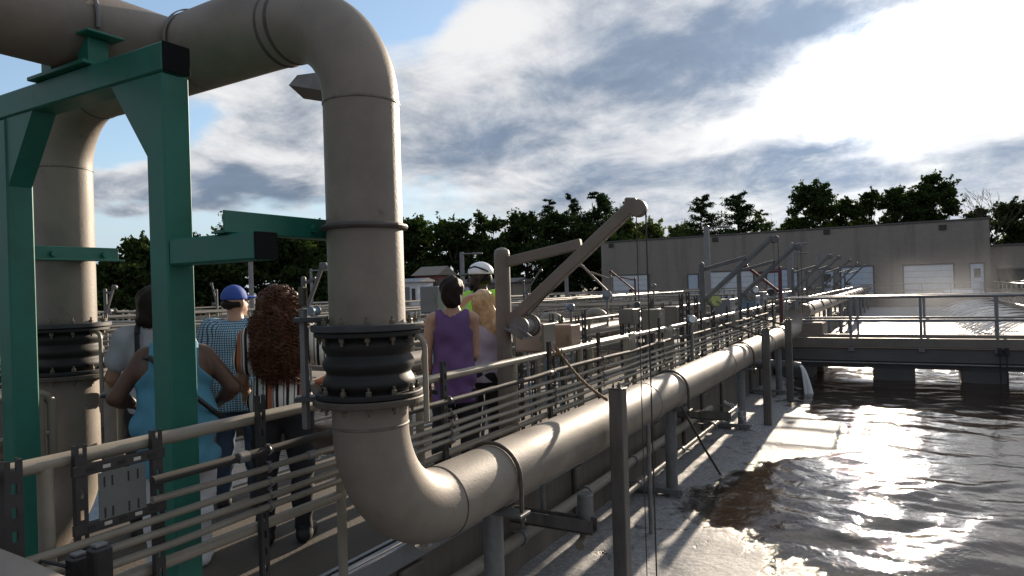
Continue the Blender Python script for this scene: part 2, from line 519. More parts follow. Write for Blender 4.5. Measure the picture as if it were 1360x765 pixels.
# ------------------------------------------------------------------ water
rs = np.random.RandomState(3)
WAVES = []
for lam, amp, cnt in ((1.5, 0.0034, 4), (0.8, 0.0022, 6), (0.42, 0.0010, 8), (0.24, 0.0005, 9)):
    for _ in range(cnt):
        th = rs.uniform(0, 2 * PI) if rs.rand() < 0.4 else rs.normal(PI * 0.62, 0.55)
        L = lam * rs.uniform(0.75, 1.3)
        WAVES.append((2 * PI / L * math.cos(th), 2 * PI / L * math.sin(th), rs.uniform(0, 6.28), amp))
def waves(x, y):
    z = np.zeros_like(x)
    wx = x + 0.12 * np.sin(1.7 * y + 0.6 * x) + 0.05 * np.sin(4.1 * y - 2.0 * x)
    wy = y + 0.12 * np.sin(1.9 * x - 0.7 * y + 1.0) + 0.05 * np.sin(4.7 * x + 1.3 * y)
    for kx, ky, ph, a in WAVES:
        z += a * np.sin(kx * wx + ky * wy + ph)
    env = 0.75 + 0.45 * np.sin(0.9 * x + 0.5 * y + 0.4) * np.sin(0.6 * y - 0.4 * x)
    return z * env
def foam_bias(x, y):
    g = lambda cx, cy, sx, sy: np.exp(-((x - cx) / sx) ** 2 - ((y - cy) / sy) ** 2)
    edge = np.interp(y, [-6, 3.5, 5.5, 6.3, 7.2, 9.0, 10.2, 11.3, 12.5, 17], [-0.35, -0.3, -0.6, -1.15, -1.65, -1.35, -0.7, -0.5, -1.5, -2.3])
    b = np.clip((edge + 0.05 - x) * 0.55, -0.60, 0.28)
    b -= 0.55 * g(-1.62, 7.3, 0.42, 0.75) + 0.40 * g(-1.15, 8.3, 0.45, 0.8)
    b += 0.30 * g(-0.3, 5.1, 0.7, 0.22) * 0.8
    far = np.clip((y - 17.5) / 2.0, 0, 1)
    b = b * (1 - far) + far * 0.16
    b += far * 0.25 * np.clip((y - 30) / 15, 0, 1)
    return b
def water_sheet(name, x0, x1, yl, dx, foam=True, amp=1.0):
    xs_ = np.arange(x0, x1 + dx * 0.5, dx)
    X, Y = np.meshgrid(xs_, yl, indexing='ij')
    far = np.clip((Y - 17.5) / 3.0, 0, 1)
    Z = WATER_Z + waves(X, Y) * amp * (1 + 1.6 * far)
    F = foam_bias(X, Y) if foam else np.full_like(X, -0.5)
    Z = Z + np.clip(F, 0, 0.3) * 0.03
    nx, ny = X.shape
    V = np.stack([X, Y, Z], -1).reshape(-1, 3)
    idx = np.arange(nx * ny).reshape(nx, ny)
    Q = np.stack([idx[:-1, :-1], idx[1:, :-1], idx[1:, 1:], idx[:-1, 1:]], -1).reshape(-1, 4)
    me = bpy.data.meshes.new(name)
    me.vertices.add(len(V)); me.vertices.foreach_set('co', V.ravel())
    me.loops.add(Q.size); me.loops.foreach_set('vertex_index', Q.ravel().astype(np.int32))
    me.polygons.add(len(Q)); me.polygons.foreach_set('loop_start', np.arange(0, Q.size, 4, dtype=np.int32))
    me.polygons.foreach_set('loop_total', np.full(len(Q), 4, np.int32))
    me.polygons.foreach_set('use_smooth', np.ones(len(Q), bool))
    a = me.attributes.new('foam', 'FLOAT', 'POINT'); a.data.foreach_set('value', F.ravel().astype(np.float32))
    me.update(calc_edges=True)
    me.materials.append(MATS['water'])
    o = bpy.data.objects.new(name, me); link(o)
    return tag(o, kind='structure')
def water_mat():
    m = bpy.data.materials.new('water'); m.use_nodes = True
    nt = m.node_tree; S.nt = nt; b = nt.nodes['Principled BSDF']
    t = nt.nodes.new('ShaderNodeTexCoord'); v = S(t.outputs['Object'])
    at = nt.nodes.new('ShaderNodeAttribute'); at.attribute_name = 'foam'
    fb = S(at.outputs['Fac'])
    mp = nt.nodes.new('ShaderNodeMapping'); mp.inputs['Scale'].default_value = (1.0, 0.75, 1.0)
    mp.inputs['Rotation'].default_value = (0, 0, 0.5)
    nt.links.new(v.s, mp.inputs[0]); vm = S(mp.outputs[0])
    n1 = noise(vm, 1.5, 10.0, 0.66, 1.2)
    n2 = noise(vm, 9.0, 6.0, 0.65, 0.5)
    f = sstep(n1 + fb + (n2 - 0.5) * 0.46, 0.53, 0.70)
    spot = sstep(noise(v, 55.0, 3.0, 0.6), 0.66, 0.74) * sstep(n1 + fb, 0.42, 0.62) * 0.6
    f = S.m('MAXIMUM', f, spot)
    fn = noise(v, 26.0, 8.0, 0.7)
    foamc = cmix(sstep(fn, 0.3, 0.75), (0.17, 0.17, 0.172), (0.35, 0.35, 0.355))
    deep = cmix(sstep(n1, 0.35, 0.65), (0.024, 0.017, 0.012), (0.034, 0.024, 0.017))
    nt.links.new(cmix(f, deep, foamc).s, b.inputs['Base Color'])
    nt.links.new((f * 0.62 + 0.045).s, b.inputs['Roughness'])
    b.inputs['IOR'].default_value = 1.33
    bn = nt.nodes.new('ShaderNodeBump'); bn.inputs['Strength'].default_value = 1.0; bn.inputs['Distance'].default_value = 1.0
    h = noise(vm, 15.0, 4.0, 0.60, 0.8) * 0.0022 + noise(vm, 5.0, 2.0, 0.5, 1.0) * 0.0050 + f * 0.010 + f * fn * 0.007
    nt.links.new(h.s, bn.inputs['Height']); nt.links.new(bn.outputs[0], b.inputs['Normal'])
    MATS['water'] = m
water_mat()
yl = np.concatenate([np.arange(-6, 3, 0.5), np.arange(3, 12, 0.035), np.arange(12, 18.5, 0.06), np.arange(18.5, 58.01, 0.14)])
water_sheet('water', -2.75, 5.0, yl, 0.04)
for a, b in TANKS[1:]:
    water_sheet('water', a, b, np.arange(-6, 58.1, 0.5), 0.25, foam=False)

# ------------------------------------------------------------------ the concrete footbridge
BY0, BY1 = 17.1, 18.3
br = thing('footbridge', 'concrete footbridge with grey pipe railings on piers across the sunlit tank', 'bridge', (1.1, 17.7, -0.68))
MB().box((-2.745, BY0, -0.27), (4.995, BY1, 0.05), 0.015).build('deck_slab', 'bridge_concrete', br)
MB().box((-2.745, BY0 + 0.14, -0.43), (4.995, BY1 - 0.14, -0.272)).build('beam', 'bridge_concrete', br)
MB().box((-2.4, BY0 - 0.012, 0.052), (4.99, BY0 + 0.05, 0.25), 0.006).build('kerb', 'kick', br)
MB().box((-2.4, BY1 - 0.05, 0.052), (4.99, BY1 + 0.012, 0.25), 0.006).build('kerb', 'kick', br)
MB().box((-2.6, BY0 - 0.03, 0.028), (4.99, BY0 - 0.003, 0.048), 0.004).build('sunlit_edge', 'box_pink', br)  # pale tan strip, sunlight on the slab's top edge put into its colour
pm = MB(); pm.box((-0.41, BY0 + 0.1, -4), (0.41, BY1 - 0.1, -0.433), 0.03)
for x in (-2.3, -0.24, 1.42, 3.08, 4.6):
    o = pm.build('pier', 'bridge_concrete', br); o.location.x += x
MB().tube([(-2.6, BY0 - 0.05, -0.30), (4.99, BY0 - 0.05, -0.30)], 0.022, 10).build('service_pipe', 'galv', br)
for yy, xo in ((BY0 + 0.03, 0.0), (BY1 - 0.03, 0.09)):
    MB().tube([(-2.45, yy, 1.15), (4.98, yy, 1.15)], 0.03, 12).build('top_rail', 'aluminium', br)
    MB().tube([(-2.45, yy, 0.64), (4.98, yy, 0.64)], 0.026, 12).build('mid_rail', 'aluminium', br)
    for x in (-2.4, -1.06, 0.30, 1.65, 3.0, 4.35):
        p = MB().tube([(x + xo, yy, 0.052), (x + xo, yy, 1.125)], 0.028, 12).build('post', 'aluminium', br)
        MB().cbox((x + xo, yy - 0.05 if xo == 0 else yy + 0.05, 0.0), (0.12, 0.03, 0.10), 0.006).build('base_bracket', 'galv', p)
# hoist rods clamped on the bridge at the right of the view
hr = thing('hanging_rod_pair', 'two dark hanging rods clamped to the footbridge edge above the water', 'rods', at_Y(1332, 462, BY0 - 0.1))
for k, px in enumerate((1328, 1337)):
    q = at_Y(px, 460, BY0 - 0.09)
    MB().tube([(q.x, q.y, 0.06), (q.x, q.y, -0.85)], 0.014, 8).build('rod', 'strut', hr)
    MB().cbox((q.x, q.y, 0.0), (0.07, 0.075, 0.16), 0.008).build('clamp', 'black', hr)

# ------------------------------------------------------------------ buildings
BLY = 64.6
bl = thing('long_building', 'long flat roofed tan block building behind the tanks with pale garage doors', 'building', (-10.3, BLY, 0))
MB().box((-26.5, BLY, -0.05), (5.9, BLY + 16, 5.85)).build('wall', 'facade', bl)
MB().box((-26.6, BLY - 0.06, 5.852), (6.0, BLY + 16.1, 6.0), 0.02).build('roof_trim', 'roof_trim', bl)
def bdoor(name, x0, x1, h, m, panels=0, glass=False):
    fr = MB()
    for a, b in (((x0 - .1, 0.0), (x0, h + .1)), ((x1, 0.0), (x1 + .1, h + .1)), ((x0, h), (x1, h + .1))):
        fr.box((a[0], BLY - 0.07, a[1]), (b[0], BLY - 0.002, b[1]))
    d = MB()
    if panels:
        hh = h / panels
        for k in range(panels):
            d.box((x0, BLY - 0.03, k * hh + 0.012), (x1, BLY - 0.004, (k + 1) * hh - 0.012), 0.008)
    else: d.box((x0, BLY - 0.03, 0.01), (x1, BLY - 0.004, h), 0.008)
    o = d.build(name, m, bl)
    fr.build('frame', 'roof_trim', o)
    if glass: MB().box((x0 + .2, BLY - 0.045, h * .55), (x1 - .2, BLY - 0.031, h * .85)).build('pane', 'glass_dark', o)
    return o
bdoor('garage_door', 0.05, 3.45, 2.45, 'door_white', 5)
bdoor('door', 4.6, 5.45, 2.4, 'door_blue', 0, True)
bdoor('door', -17.7, -16.8, 2.35, 'door_blue')
bdoor('garage_door', -15.6, -11.8, 2.5, 'door_white', 5)
bdoor('garage_door', -25.3, -21.6, 2.5, 'door_white', 5)
bdoor('door', -6.2, -5.2, 2.35, 'door_blue', 0, True)
bdoor('garage_door', -10.6, -8.1, 2.5, 'door_blue', 5)
bdoor('garage_door', -4.6, -2.2, 2.5, 'door_blue', 5)
for px, py in ((950, 318), (1098, 308), (1252, 302), (812, 326)):
    q = at_Y(px, py, BLY)
    v = MB().box((q.x - 0.28, BLY - 0.07, q.z - 0.22), (q.x + 0.28, BLY - 0.003, q.z + 0.22), 0.03).build('wall_vent', 'roof_trim', bl)
    for k in range(4):
        MB().box((q.x - 0.22, BLY - 0.09, q.z - 0.16 + k * 0.09), (q.x + 0.22, BLY - 0.072, q.z - 0.12 + k * 0.09)).build('slat', 'black', v)
for px in (1005, 1120, 1196, 1232):
    q = at_Y(px, 292, BLY + 5)
    MB().cbox((q.x, BLY + 5, 6.15), (0.9, 0.9, 0.3), 0.03).build('roof_vent', 'galv', bl)
b2 = thing('low_building', 'lower grey brown flat roofed annex right of the long building', 'building', (22, 68, 0))
MB().box((5.95, 66.0, -0.05), (46, 78, 3.75)).build('wall', 'facade', b2)
MB().box((5.95, 65.9, 3.752), (46.1, 78.1, 3.9), 0.02).build('roof_trim', 'roof_trim', b2)
for x0, x1 in ((6.5, 8.4), (9.0, 10.2), (12, 15)):
    w = MB().box((x0, 65.94, 0.4), (x1, 65.996, 1.9)).build('window', 'glass_dark', b2)
    MB().box((x0 - .06, 65.90, 1.9), (x1 + .06, 65.99, 2.0)).build('lintel', 'roof_trim', w)
# small service sheds beyond the left tanks
def shed(name, label, px, d, w, dep, h, wm, rm, roof_h, extra=None):
    q = at_d(px, 395, d); q.z = 0
    t = thing(name, label, 'shed', q, YAW * 0.2)
    MB_ = MB(); MB_.v = []
    Mx = Matrix.Translation(q) @ Matrix.Rotation(YAW * 0.2, 4, 'Z')
    MB().box((-w / 2, -dep / 2, -0.02), (w / 2, dep / 2, h), 0, Mx).build('wall', wm, t)
    r = MB()
    e = 0.25
    vs = [(-w / 2 - e, -dep / 2 - e, h), (w / 2 + e, -dep / 2 - e, h), (w / 2 + e, dep / 2 + e, h), (-w / 2 - e, dep / 2 + e, h),
          (-w / 2 - e, 0, h + roof_h), (w / 2 + e, 0, h + roof_h)]
    r.add([Mx @ Vector(p) for p in vs], [(0, 1, 5, 4), (2, 3, 4, 5), (0, 4, 3), (1, 2, 5), (0, 3, 2, 1)])
    r.build('roof', rm, t)
    MB().box((-w * 0.12, -dep / 2 - 0.04, 0.02), (w * 0.14, -dep / 2 - 0.003, min(2.0, h * .85)), 0.01, Mx).build('door', 'door_white' if wm != 'door_white' else 'box_grey', t)
    MB().box((w * 0.24, -dep / 2 - 0.04, h * .45), (w * 0.4, -dep / 2 - 0.003, h * .8), 0.01, Mx).build('window', 'glass_dark', t)
    return t
shed('white_shed', 'small pale blue white shed seen right of the big bent pipe', 551, 46, 1.7, 2.0, 2.2, 'door_white', 'box_grey', 0.25)
shed('brick_shed', 'small reddish brick shed with pale gable roof below the trees', 578, 60, 2.2, 3.0, 2.9, 'shed_red', 'shed_tan', 0.8)
shed('grey_shed', 'long low grey shed behind the person in the white helmet', 640, 62, 8.0, 4.0, 2.1, 'shed_tan', 'roof_trim', 0.4)

# ------------------------------------------------------------------ trees
def leaf_cloud(pts, size, rs, flat=0.0, asp=1.0):
    """one bent leaf clump (two triangles pairs) per point"""
    n = len(pts)
    a = rs.normal(size=(n, 3)); a[:, 2] *= (1 - flat)
    a /= np.linalg.norm(a, axis=1)[:, None]
    b = rs.normal(size=(n, 3)); b -= a * (a * b).sum(1)[:, None]; b /= np.linalg.norm(b, axis=1)[:, None]
    s = size * rs.uniform(0.55, 1.25, n)[:, None]
    c = np.cross(a, b)
    p0 = pts - a * s; p2 = pts + a * s
    p1 = pts + b * s * 0.55 * asp + c * s * 0.2; p3 = pts - b * s * 0.55 * asp + c * s * 0.2
    V = np.stack([p0, p1, p2, p3], 1).reshape(-1, 3)
    i = np.arange(n) * 4
    F = np.stack([np.stack([i, i + 1, i + 2], 1), np.stack([i, i + 2, i + 3], 1)], 1).reshape(-1, 3)
    return V, F
def tri_mesh(name, V, F, m):
    me = bpy.data.meshes.new(name)
    me.vertices.add(len(V)); me.vertices.foreach_set('co', V.astype(np.float32).ravel())
    k = F.shape[1]
    me.loops.add(F.size); me.loops.foreach_set('vertex_index', F.ravel().astype(np.int32))
    me.polygons.add(len(F)); me.polygons.foreach_set('loop_start', np.arange(0, F.size, k, dtype=np.int32))
    me.polygons.foreach_set('loop_total', np.full(len(F), k, np.int32))
    me.update(calc_edges=True)
    me.materials.append(MATS[m])
    return me
def tree(name, label, base, H, W, kind, seed, m='leaf', low=0.12, dens=1.0, group=None):
    rs = np.random.RandomState(seed)
    t = thing(name, label, 'tree', base, 0, group)
    tr = MB()
    bx, by = 0.0, 0.0
    top = H * (0.97 if kind == 'conifer' else 0.78)
    n = 7
    pts = [(base[0] + rs.normal() * 0.05 * W * (i / n), base[1] + rs.normal() * 0.05 * W * (i / n), base[2] - 0.1 + top * i / n) for i in range(n + 1)]
    r0 = 0.018 * H + 0.06
    tr.tube(pts, [r0 * (1 - 0.88 * i / n) for i in range(n + 1)], 8)
    P = []
    if kind == 'conifer':
        nb = int(34 + H * 3.0)
        for k in range(nb):
            f = low + (1 - low) * (k + rs.rand()) / nb
            z = H * f
            L = W * min(1.0, (1 - f) * 1.5 + 0.1) ** 0.8 * rs.uniform(0.6, 1.15) + 0.3
            a = rs.uniform(0, 2 * PI)
            c = np.array([base[0], base[1], base[2] + z])
            tip = c + np.array([math.cos(a) * L, math.sin(a) * L, L * rs.uniform(-0.05, 0.35)])
            tr.tube([c, (c + tip) / 2 + np.array([0, 0, -0.05 * L]), tip], [0.05, 0.035, 0.012], 4, False)
            q = int(150 * dens * (L / W + 0.25) * 1.6)
            u = rs.beta(1.6, 1.1, q)[:, None]
            sp_ = (0.07 + 0.20 * u) * L
            P.append(c + (tip - c) * u + rs.normal(size=(q, 3)) * sp_ * np.array([.62, .62, .36]))
        V, F = leaf_cloud(np.concatenate(P), 0.045 * W + 0.10, rs, 0.0, 0.45)
    else:
        nc = int((30 if kind == 'bushy' else 20) + W * 4.0)
        cz0 = H * low
        for k in range(nc):
            # clump centres spread through an uneven crown
            f = rs.beta(1.3, 1.0)
            z = cz0 + (H * 0.97 - cz0) * f
            prof = (math.sin(PI * min(1, max(0.03, (f * 0.84 + 0.14)))) ** 0.62)
            a = rs.uniform(0, 2 * PI); rad = W * prof * math.sqrt(rs.rand()) * rs.uniform(0.65, 1.05)
            c = np.array([base[0] + math.cos(a) * rad, base[1] + math.sin(a) * rad, base[2] + z])
            st = pts[min(n - 1, max(1, int(f * n * 0.75)))]
            tr.tube([st, (np.array(st) + c) / 2 + rs.normal(size=3) * 0.12, c], [0.07, 0.045, 0.012], 5, False)
            cr = W * rs.uniform(0.17, 0.36)
            q = int(300 * dens * (cr / (0.27 * W)) ** 2)
            dv = rs.normal(size=(q, 3)); dv /= np.linalg.norm(dv, axis=1)[:, None]
            rad_ = cr * rs.rand(q)[:, None] ** 0.45 * rs.uniform(0.75, 1.25, q)[:, None]
            P.append(c + dv * rad_ * np.array([1.0, 1.0, 0.62]))
            # a few sprays that break the outline
            for s_ in range(5):
                dd = rs.normal(size=3); dd[2] = abs(dd[2]) * 0.7; dd /= np.linalg.norm(dd)
                u = rs.rand(int(26 * dens))[:, None]
                P.append(c + dd * cr * (0.7 + 0.9 * u) + rs.normal(size=(len(u), 3)) * 0.10 * cr)
        V, F = leaf_cloud(np.concatenate(P), 0.035 * W + 0.115, rs, 0.0)
    V = V - np.array(base)
    o = bpy.data.objects.new('crown', tri_mesh('crown', V, F, m)); link(o, t)
    tr.build('trunk', 'bark', t)
    return t
def bare_tree(name, label, base, H, W, seed):
    rs = random.Random(seed)
    t = thing(name, label, 'tree', base)
    tr, bs = MB(), MB()
    def grow(mb, p, d, L, r, lev):
        q = p + d * L
        mb.tube([p, (p + q) / 2 + Vector((rs.gauss(0, .03), rs.gauss(0, .03), 0)) * L, q], [r, r * 0.8, r * 0.55], 5 if lev < 2 else 3, False)
        if lev >= 5: return
        for k in range(3 if lev < 3 else 2):
            nd = (d + Vector((rs.gauss(0, .45), rs.gauss(0, .45), rs.uniform(-0.05, .45)))).normalized()
            grow(bs, p + d * L * rs.uniform(0.6, 1.0), nd, L * rs.uniform(0.6, 0.8), max(r * 0.55, 0.022), lev + 1)
    grow(tr, Vector(base), Vector((0.03, 0, 1)), H * 0.42, 0.19, 0)
    tr.build('trunk', 'bark', t); bs.build('branches', 'bark', t)
    return t
# (pixel x of the trunk, pixel y of the top, distance, half width in pixels, kind, crown material, low)
TREES = [
    (20, 300, 52, 60, 'bushy', 'leaf', .05), (100, 372, 60, 40, 'bushy', 'leaf', .05),
    (186, 324, 48, 50, 'bushy', 'leaf', .03), (150, 346, 52, 26, 'bushy', 'leaf', .03), (250, 316, 55, 50, 'bushy', 'leaf', .03),
    (262, 330, 62, 52, 'bushy', 'leaf_light', .03), (322, 305, 58, 55, 'bushy', 'leaf', .03), (385, 318, 60, 60, 'bushy', 'leaf', .03),
    (430, 310, 66, 55, 'bushy', 'leaf', .03), (500, 302, 70, 55, 'bushy', 'leaf', .03),
    (556, 298, 72, 45, 'bushy', 'leaf', .12), (606, 296, 70, 44, 'loose', 'leaf', .12), (652, 289, 72, 42, 'bushy', 'leaf', .05),
    (700, 290, 74, 42, 'bushy', 'leaf', .03), (742, 284, 76, 34, 'bushy', 'leaf', .03),
    (733, 268, 80, 26, 'conifer', 'needle', .1), (762, 262, 82, 22, 'conifer', 'needle', .1), (797, 258, 78, 44, 'conifer', 'needle', .1),
    (782, 300, 76, 40, 'bushy', 'leaf', .03), (826, 282, 84, 36, 'bushy', 'leaf', .03),
    (868, 304, 100, 44, 'bushy', 'leaf_light', .05), (905, 306, 104, 36, 'bushy', 'leaf_light', .05),
    (936, 263, 88, 36, 'conifer', 'needle', .1), (984, 262, 86, 44, 'conifer', 'needle', .1), (1014, 282, 92, 26, 'conifer', 'leaf_light', .1),
    (1044, 296, 96, 14, 'bushy', 'leaf', .1), (1084, 249, 90, 38, 'bushy', 'leaf', .2), (1128, 266, 92, 30, 'bushy', 'leaf', .1),
    (1160, 254, 94, 26, 'loose', 'leaf', .2), (1192, 252, 90, 32, 'bushy', 'leaf', .2), (1218, 258, 93, 34, 'bushy', 'leaf', .1),
    (1246, 236, 90, 36, 'bushy', 'leaf', .25), (1298, 278, 84, 26, 'bushy', 'leaf', .1), (1345, 272, 86, 34, 'bushy', 'leaf', .05),
    (1392, 262, 84, 44, 'bushy', 'leaf', .05),
]
TLAB = [
    'leafy tree at the left edge behind the green frame', 'low leafy tree behind the far left bent pipe', 'dark round leafy tree just right of the left riser pipe',
    'small dark leafy tree nearest the left riser pipe', 'dark leafy tree behind the green post', 'light green leafy tree behind the blue cap',
    'tall leafy tree behind the green side arm', 'leafy tree above the curly haired person', 'leafy tree left of the near riser pipe',
    'leafy tree hidden largely by the near riser pipe', 'leafy tree right beside the near riser pipe', 'open leafy tree above the short haired person in purple',
    'leafy tree above the white helmet', 'leafy tree above the near crane post', 'leafy tree behind the near crane strut',
    'thin pointed conifer left of two other conifers behind the crane arm', 'thin conifer in the middle of three behind the crane arm', 'wide bushy conifer behind the crane arm tip',
    'leafy tree under the conifers behind the crane arm', 'leafy tree at the left end of the long building', 'low distant light green trees left end over the roof',
    'low distant light green tree beside the tall lamp post', 'feathery conifer over the roof above the lamp post', 'broad dark conifer over the long building roof',
    'small light feathery conifer right of the broad dark one', 'tiny round tree top over the roof', 'broad leafy tree at the left of the row over the roof',
    'lower leafy tree second in the row over the roof', 'thin open leafy tree third in the row over the roof', 'leafy tree fourth in the row over the roof',
    'leafy tree just left of the tallest tree over the roof', 'tallest leafy tree over the right part of the roof', 'leafy bush under the bare tree', 'dark leafy tree at the right edge',
    'leafy tree cut by the right edge']
for k, (px, py, d, hw, kind, m, low) in enumerate(TREES):
    b = at_d(px, 395, d); b.z = 0
    H = at_d(px, py, d).z
    W = hw / FPX * d
    tree('conifer' if kind == 'conifer' else 'leafy_tree', TLAB[k], tuple(b), H * 1.02, W, kind, 100 + k, m, low, 0.62, 'trees behind the plant')
b = at_d(1311, 395, 82); b.z = 0
bare_tree('bare_tree', 'leafless tree with thin twigs right of the long building', tuple(b), at_d(1311, 246, 82).z, 2.0, 5)
# ------------------------------------------------------------------ the large bent pipe
PR = 0.177
HR = 0.190
CR, CRC = 0.212, 2.983              # the crossover is a size larger than the risers
PX, PZ = -2.20, 0.46                 # header pipe beside the walkway
V1 = (PX, 2.458); V2 = (-4.90, 2.50)
CRZ = 2.945                          # crossover
BRX = -3.62                          # branch towards the camera
ER = 0.46
pipe = thing('large_pipe', 'big tan pipe arching over the walkway, bending down and running along the tank', 'pipe', (V1[0], V1[1], -0.68))
def weld(p, ax, r=PR, parent=pipe, m='weld', w=0.018):
    MB().lathe(Vector(p) - Vector(ax) * w / 2, ax, [(r - 0.002, 0), (r + 0.004, w * .3), (r + 0.004, w * .7), (r - 0.002, w)], 40).build('weld_seam', m, parent)
NS = 40
# near riser, elbow down to the header, header
z_f1, z_f2 = 1.085, 1.425
MB().tube([(V1[0], V1[1], z_f2 + 0.02), (V1[0], V1[1], CRZ - ER)], PR, NS).build('riser', 'pipe', pipe)
MB().tube([(V1[0], V1[1], z_f1 - 0.01), (V1[0], V1[1], PZ + 0.52)], PR, NS).build('riser_stub', 'pipe', pipe)
MB().tube(arc((V1[0], V1[1] + 0.52, PZ + 0.52), (0, -1, 0), (0, 0, -1), 0.52, 18), [PR + (HR - PR) * i / 18 for i in range(19)], NS).build('elbow', 'pipe', pipe)
weld((V1[0], V1[1], PZ + 0.52), (0, 0, 1)); weld((V1[0], V1[1] + 0.52, PZ), (0, 1, 0), r=HR, m='pipe_band', w=0.012)
MB().tube([(PX, V1[1] + 0.52, PZ), (PX, 16.3, PZ)], HR, NS).build('header', 'pipe', pipe)
for yy in (6.3, 9.6, 12.9): weld((PX, yy, PZ), (0, 1, 0), r=HR)
MB().tube(arc((PX, 16.3, PZ + 0.45), (0, 0, -1), (0, 1, 0), 0.45, 14), HR, NS).build('elbow', 'pipe', pipe)
# top elbow and crossover
MB().tube(arc((V1[0] - ER, V1[1], CRZ - ER), (1, 0, 0), (0, 0, 1), ER, 20), PR, NS).build('elbow', 'pipe', pipe)
weld((V1[0], V1[1], CRZ - ER), (0, 0, 1))
xa, xb = V1[0] - ER, V2[0] + ER
MB().tube([(xa + .002, V1[1], CRZ), (xa - .06, V1[1], CRZ), (xa - .20, V1[1], CRC), (xb + .22, V2[1], CRC), (xb + .08, V2[1], CRZ), (xb - .002, V2[1], CRZ)], [PR, PR + .003, CR, CR, PR + .002, PR], NS).build('crossover', 'pipe', pipe)
for dx in (0.05, -0.02): weld((V1[0] - ER - 0.03 + dx, V1[1], CRZ), (1, 0, 0), r=PR + .002, m='pipe_band', w=0.026)
MB().tube(arc((V2[0] + ER, V2[1], CRZ - ER), (-1, 0, 0), (0, 0, 1), ER, 20), PR, NS).build('elbow', 'pipe', pipe)
weld((V2[0], V2[1], CRZ - ER), (0, 0, 1)); weld((V2[0] + ER, V2[1], CRZ), (1, 0, 0), m='pipe_band')
MB().tube([(V2[0], V2[1], CRZ - ER), (V2[0], V2[1], z_f2 + 0.02)], PR, NS).build('riser', 'pipe', pipe)
MB().tube([(V2[0], V2[1], z_f1 - 0.01), (V2[0], V2[1], 0.50)], PR, NS).build('riser_stub', 'pipe', pipe)
MB().tube(arc((V2[0], V2[1] - 0.5, 0.50), (0, 1, 0), (0, 0, -1), 0.5, 14), PR, NS).build('elbow', 'pipe', pipe)
MB().tube([(V2[0], V2[1] - 0.5, 0.0), (V2[0], -2, 0.0)], PR, NS).build('header', 'pipe', pipe)
MB().tube([(BRX, V1[1] - 0.01, CRC), (BRX, -4.0, CRC)], CR, NS).build('branch', 'pipe', pipe)
for dx in (CR + .03, -CR - .03): weld((BRX + dx, V1[1], CRC), (1, 0, 0), r=CR, w=0.03)
weld((BRX, 1.2, CRC), (0, 1, 0), CR)
# expansion joints
def joint(cx, cy):
    for z0, up in ((z_f2, True), (z_f1, False)):
        fl = MB().disc((cx, cy, z0), (0, 0, 1), 0.262, 0.030, 48, 0.004).build('flange', 'flange' if up else 'flange_brown', pipe)
        MB().disc((cx, cy, z0 - 0.026 if up else z0 + 0.032), (0, 0, 1), 0.248, 0.024, 48, 0.004).build('backing_ring', 'rubber' , fl)
        for k in range(12):
            a = 2 * PI * (k + 0.35) / 12
            x, y = cx + math.cos(a) * 0.222, cy + math.sin(a) * 0.222
            for me, z in ((BOLT_UP, z0 + (0.030 if up else 0.056)), (BOLT_DN, z0 - (0.026 if up else 0.0))):
                inst(me, 'bolt', fl, (x, y, z), a)
    prof = []
    zb, zt = z_f1 + 0.055, z_f2 - 0.026
    for i in range(61):
        f = i / 60
        prof.append((0.194 + 0.019 * (0.5 - 0.5 * math.cos(f * 2 * PI * 3)) ** 0.7, zb + (zt - zb) * f))
    MB().lathe((cx, cy, 0), (0, 0, 1), prof, 48).build('rubber_bellows', 'rubber', pipe)
    for a in (R(222), R(130)):
        x, y = cx + math.cos(a) * 0.292, cy + math.sin(a) * 0.292
        rod = MB().cbox((x, y, (z_f1 + z_f2) / 2 + 0.0), (0.03, 0.03, z_f2 - z_f1 + 0.22), 0.004).build('tie_rod', 'galv', pipe)
        for z0 in (z_f1 + 0.012, z_f2 + 0.036):
            MB().bar((cx + math.cos(a) * 0.19, cy + math.sin(a) * 0.19, z0 + 0.02), (cx + math.cos(a) * 0.335, cy + math.sin(a) * 0.335, z0 + 0.02), 0.10, 0.022, 0.003).build('lug', 'flange', rod)
        MB().cbox((x, y, z_f2 + 0.165), (0.034, 0.034, 0.09), 0.006).build('nut', 'flange_brown', rod)
    MB().tube(arc((cx + .235, cy + .06, 1.34), (0, 0, 1), (1, 0, 0), 0.05, 8) + [(cx + .285, cy + .06, 1.2), (cx + .285, cy + .06, 1.0)], 0.013, 8).build('drain_tube', 'rail', pipe)
joint(*V1); joint(*V2)
# clamps round the near riser at the side brace
MB().tube([(V1[0] + math.cos(a) * (PR + .012), V1[1] + math.sin(a) * (PR + .012), 1.905) for a in [2 * PI * i / 40 for i in range(41)]], 0.013, 8).build('u_bolt', 'pipe_band', pipe)
MB().tube([(V2[0] + math.cos(a) * (PR + .012), V2[1] + math.sin(a) * (PR + .012), 1.885) for a in [2 * PI * i / 40 for i in range(41)]], 0.012, 8).build('u_bolt', 'pipe_band', pipe)
# far header beyond the bridge
fp = thing('far_header_pipe', 'tan pipe continuing past the footbridge on posts', 'pipe', (PX, 20, -0.68))
MB().tube([(PX, 18.5, 0.80), (PX, 57, 0.80)], PR, 28).build('header', 'pipe', fp)
for yy in np.arange(19.2, 56, 2.4): MB().tube([(PX + math.cos(a) * (PR + .01), yy, 0.80 + math.sin(a) * (PR + .01)) for a in [PI * i / 14 for i in range(15)]], 0.018, 6).build('strap', 'pipe_band', fp)
for yy in np.arange(20.4, 56, 4.8): MB().tube([(PX, yy, -1.2), (PX, yy, 0.64)], 0.07, 12).build('column', 'galv', fp)
blk = MB().box((-2.745, 18.32, -2), (-1.75, 19.6, 0.52), 0.03).build('concrete_block', 'concrete', None, 'tan concrete block against the bridge under the far pipe end', 'block')

